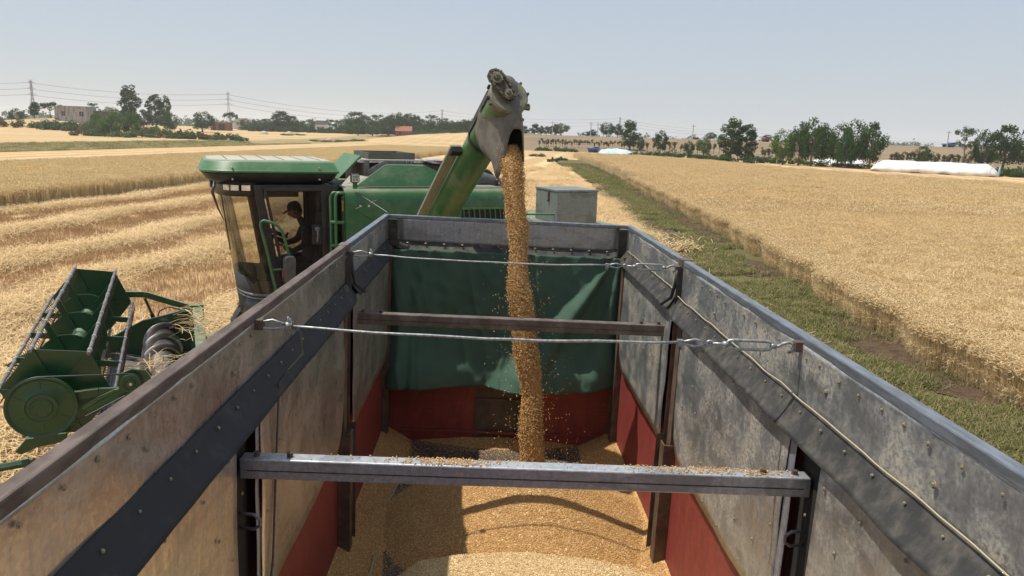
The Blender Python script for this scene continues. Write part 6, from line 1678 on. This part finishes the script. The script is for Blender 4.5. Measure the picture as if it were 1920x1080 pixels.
Lc = .165; R_1, R_2 = .066, .052; per = 2*Lc+pi*(R_1+R_2); nl = 30
def chain_pt(q):
    q = q % per
    if q < Lc: t = q/Lc; return k2+e_*(Lc*t)+f_*(R_2+(R_1-R_2)*t), e_
    q -= Lc
    if q < pi*R_1: a = q/R_1; return k1+f_*(R_1*cos(a))+e_*(R_1*sin(a)), (-f_*sin(a)+e_*cos(a))
    q -= pi*R_1
    if q < Lc: t = q/Lc; return k1-e_*(Lc*t)-f_*(R_1+(R_2-R_1)*t), -e_
    q -= Lc; a = q/R_2; return k2-f_*(R_2*cos(a))-e_*(R_2*sin(a)), (f_*sin(a)-e_*cos(a))
for i in range(nl):
    p, t_ = chain_pt(i*per/nl); s2 = d_.cross(t_).normalized()
    rot = Matrix((t_, s2, d_)).transposed()
    mb = MB(); mb.box(p, (per/nl*.86, .019, .026 if i % 2 else .016), rot); aob('chain_link', mb, 'chain_steel', aug)
# rubber boot
mb = MB(); N = 40; rings = []
Cb = Vector((.180, 6.27, 0)); ah = Vector((d_.x, d_.y, 0)).normalized(); rh = Vector((-ah.y, ah.x, 0)); rh = rh if rh.x > 0 else -rh
def boot_low(phi):
    # height of the free edge: arched at the front, long tongue at the front left, long behind
    a = (phi+pi) % (2*pi)-pi
    z = 4.00
    z += .29*math.exp(-((a-.10)/.66)**4)          # arch
    z -= .12*math.exp(-((a+1.20)/.38)**2)         # tongue
    z += .03*math.exp(-((a-1.3)/.4)**2)
    return z
for k in range(9):
    f = k/8; rg = []
    for i in range(N):
        phi = 2*pi*i/N; c_, s_ = cos(phi), sin(phi)
        top = tp_(2.04)+d_*(.405*c_)+rs_*(.158*s_)+us_*(.035+.11*c_-.03*abs(s_)+.06*max(0, -s_)*max(0, c_+.4))
        rad_a = .145+.015*sin(3*phi); rad_b = .125
        low = Vector((Cb.x, Cb.y, boot_low(phi)))+ah*(rad_a*c_)+rh*(rad_b*s_)
        g = f**1.15
        p = top.lerp(low, g); p.z = top.z+(low.z-top.z)*f
        p += (ah*c_+rh*s_)*(.020*sin(pi*f)*sin(2*phi+.6)+.006*mnoise.noise((phi*2, f*3, 0)))
        rg.append(p)
    rings.append(rg)
mb.loft(rings, cap0=False, cap1=False)
boot = aob('rubber_spout', mb, 'rubber_boot', aug, smooth=True, solid=.008)
for q in (.25, .5, .75):
    i = 3; p = rings[int(q*8)][i]; mb = MB(); nn = (ah*cos(2*pi*i/N)+rh*sin(2*pi*i/N)); mb.cyl(p, p+nn*.018, .014, 8); aob('bolt', mb, 'bar_grey', boot)
c0, c1 = tp_(1.70)-rs_*.150+us_*.05, tp_(2.32)-rs_*.150+us_*.05
mb = MB(); mb.bar(c0, c1, .018, .05, up=us_); aob('boot_strip', mb, 'black_plastic', aug)

# ---- toolbox on the rear deck
tb = thing('tool_box', 'dull grey sheet metal box with hasp standing on the combine rear deck', 'box', CMI.inverted() @ Vector((6.93, 1.0, 2.862)), CROT)
mb = MB(); mb.bb((0, 0, 0), (.73, .80, .50)); ob('box_body', mb, 'tool_box_grey', tb, bevel=.006)
mb = MB(); mb.bb((-.012, -.012, .502), (.742, .812, .535)); ob('lid', mb, 'tool_box_grey', tb, bevel=.006)
mb = MB(); mb.bb((-.010, .28, .34), (-.001, .33, .50)); mb.bb((-.022, .29, .33), (-.012, .32, .47)); mb.tube([(-.02, .29, .36), (-.035, .305, .33), (-.02, .32, .36)], .006, 6); ob('hasp', mb, 'rust_steel', tb)
# straw and brush heap behind the machine
p = at_z(1268, 468, .05)
mb = straw_tile(77, 420, .55, .28, .010); o = ob('straw_heap', mb, 'straw_pale'); o.location = (p[0], p[1], 0); tag(o, 'tangled brown straw and brush heap behind the combine on the verge', 'straw heap', kind='stuff')

# ------------------------------------------------------------------ the driver
def skin_body(name, joints, edges, mat, parent=None, sub=2, root=0):
    me = bpy.data.meshes.new(name); me.from_pydata([j[0] for j in joints], edges, [])
    o = bpy.data.objects.new(name, me); COL.objects.link(o)
    md = o.modifiers.new('skin', 'SKIN'); md.use_smooth_shade = True
    for i, j in enumerate(joints):
        sv = me.skin_vertices[0].data[i]; sv.radius = j[1] if isinstance(j[1], tuple) else (j[1], j[1]); sv.use_root = (i == root)
    md = o.modifiers.new('sub', 'SUBSURF'); md.levels = sub; md.render_levels = sub
    dg = bpy.context.evaluated_depsgraph_get(); ev = o.evaluated_get(dg); nm = bpy.data.meshes.new_from_object(ev)
    o.modifiers.clear(); o.data = nm; nm.materials.clear(); nm.materials.append(MATS[mat])
    nm.polygons.foreach_set('use_smooth', [True]*len(nm.polygons))
    if parent is not None: o.parent = parent
    return o
man = thing('person', 'person in dark shirt and peaked cap seated at the wheel in the cab', 'person', CMI.inverted() @ Vector((3.14, 2.10, 2.16)), CROT)
# frame: -x forward, origin on the seat
B = skin_body('body', [((.10, 0, .10), (.17, .13)), ((.12, 0, .32), (.16, .12)), ((.08, 0, .52), (.18, .12)), ((.02, 0, .62), (.10, .08)), ((-.03, 0, .70), .055), ((-.07, 0, .76), .055),
    ((.03, -.19, .57), .075), ((-.02, -.25, .36), .055), ((-.20, -.20, .25), .046), ((-.32, -.12, .33), .034),
    ((.03, .19, .57), .075), ((-.06, .25, .37), .055), ((-.24, .19, .33), .046), ((-.38, .10, .42), .034),
    ((.0, -.10, .08), .10), ((-.36, -.13, .10), .075), ((-.42, -.13, -.32), .055), ((-.50, -.13, -.62), .045), ((-.64, -.13, -.66), .038),
    ((.0, .10, .08), .10), ((-.36, .13, .10), .075), ((-.42, .13, -.32), .055), ((-.50, .13, -.62), .045), ((-.64, .13, -.66), .038)],
    [(0, 1), (1, 2), (2, 3), (3, 4), (4, 5), (2, 6), (6, 7), (7, 8), (8, 9), (2, 10), (10, 11), (11, 12), (12, 13), (0, 14), (14, 15), (15, 16), (16, 17), (17, 18), (0, 19), (19, 20), (20, 21), (21, 22), (22, 23)], 'cloth_navy', man)
# head, turned down a little towards the hands
mb = MB()
def head_pt(u, v):
    th = pi*v; ph = 2*pi*u
    x, y, z = -sin(th)*cos(ph), sin(th)*sin(ph), cos(th)
    rx, ry, rz = .098, .076, .122
    if x < 0 and z < .2: rx *= 1.02-.10*max(0, -z)
    P = Vector((x*rx, y*ry*(1-.22*max(0, -z)), z*rz))
    f = max(0, -x)
    P.x -= .026*f*math.exp(-((y*ry)/.013)**2-((P.z+.012)/.026)**2)          # nose
    P.x += .010*f*math.exp(-((abs(P.y)-.030)/.014)**2-((P.z-.012)/.012)**2)  # eye hollows
    P.x -= .006*f*math.exp(-((P.y)/.024)**2-((P.z+.055)/.009)**2)            # lips
    P.x -= .008*f*math.exp(-((P.y)/.03)**2-((P.z+.098)/.02)**2)              # chin
    return P
mb.grid(lambda u, v: head_pt(u, v), 48, 36)
HR = Matrix.Rotation(-.38, 4, 'Y'); HP = Vector((-.115, -.01, .845))
def hd(mb): mb.v = [tuple(HR @ Vector(p)+HP) for p in mb.v]; return mb
for s_ in (-1, 1):
    mb.lathe([(.004, -.008), (.022, -.006), (.026, 0), (.020, .007), (.004, .008)], (.012, s_*.076, -.005), (.3, s_, 0), 10)
head = ob('head', hd(mb), 'skin_face', man, smooth=True)
for s_ in (-1, 1):
    mb = MB(); mb.lathe([(.002, -.009), (.009, -.005), (.011, 0), (.009, .005), (.002, .009)], (-.083, s_*.030, .012), (1, 0, 0), 10); ob('eye', hd(mb), 'hair_black', head, smooth=True)
mb = MB(); mb.grid(lambda u, v: Vector((.004+.101*-sin(pi*(.12+.46*v))*cos(2*pi*u), .081*sin(pi*(.12+.46*v))*sin(2*pi*u), .124*cos(pi*(.12+.46*v))))+(Vector((.012, 0, 0)) if cos(2*pi*u) > .35 and v > .6 else Vector((0, 0, 0))), 32, 10); ob('hair', hd(mb), 'hair_black', head, smooth=True)
mb = MB(); mb.lathe([(.002, .150), (.05, .146), (.085, .120), (.104, .075), (.108, .042), (.104, .040)], (.006, 0, 0), (0, 0, 1), 28)
mb.v = [(a, b*.86, c) for a, b, c in mb.v]
mb.plate([(-.085, -.075, .045), (-.085, .075, .045), (-.14, .070, .036), (-.175, .045, .028), (-.185, 0, .026), (-.175, -.045, .028), (-.14, -.070, .036)], (0, 0, .008)); ob('cap', hd(mb), 'cloth_dark', man, auto=True)
for s_, wr_, dr in ((-1, Vector((-.32, -.12, .33)), Vector((-.75, .35, .30))), (1, Vector((-.38, .10, .42)), Vector((-.7, -.25, .45)))):
    dr = dr.normalized(); sd = dr.cross(Vector((0, 0, 1))).normalized(); dn = sd.cross(dr)
    js = [(wr_, (.030, .022)), (wr_+dr*.045, (.040, .018)), (wr_+dr*.085, (.040, .016))]; es = [(0, 1), (1, 2)]
    for k, (off, ln) in enumerate(((-.030, .062), (-.010, .074), (.010, .070), (.030, .055))):
        b_ = wr_+dr*.085+sd*off; i0 = len(js)
        js += [(b_+dr*.01, .0095), (b_+dr*ln*.5-dn*.008, .009), (b_+dr*ln*.8-dn*.035, .008), (b_+dr*ln*.7-dn*.055, .007)]; es += [(2, i0), (i0, i0+1), (i0+1, i0+2), (i0+2, i0+3)]
    i0 = len(js); q = wr_+dr*.035-sd*s_*.035
    js += [(q, .012), (q+dr*.03-sd*s_*.02-dn*.015, .010), (q+dr*.055-sd*s_*.012-dn*.035, .0085)]; es += [(1, i0), (i0, i0+1), (i0+1, i0+2)]
    h_ = skin_body('hand', js, es, 'skin_face', man, 1)
# person faces forward: the model already looks along -x, the way the machine drives

# ------------------------------------------------------------------ haze over the plain
mb = MB(); mb.bb((-5150, -5150, -6), (5150, 5150, 75))
m, nt, out = new_mat('haze_air'); g = G(nt)
pv = g.n('VolumePrincipled', Color=(.90, .95, 1.0), Density=.00024, Anisotropy=.0)
nt.links.new(pv.outputs[0], out.inputs['Volume'])
hz_ = ob('haze', mb, 'haze_air'); tag(hz_, 'thin pale summer haze over the fields', 'haze', kind='stuff')
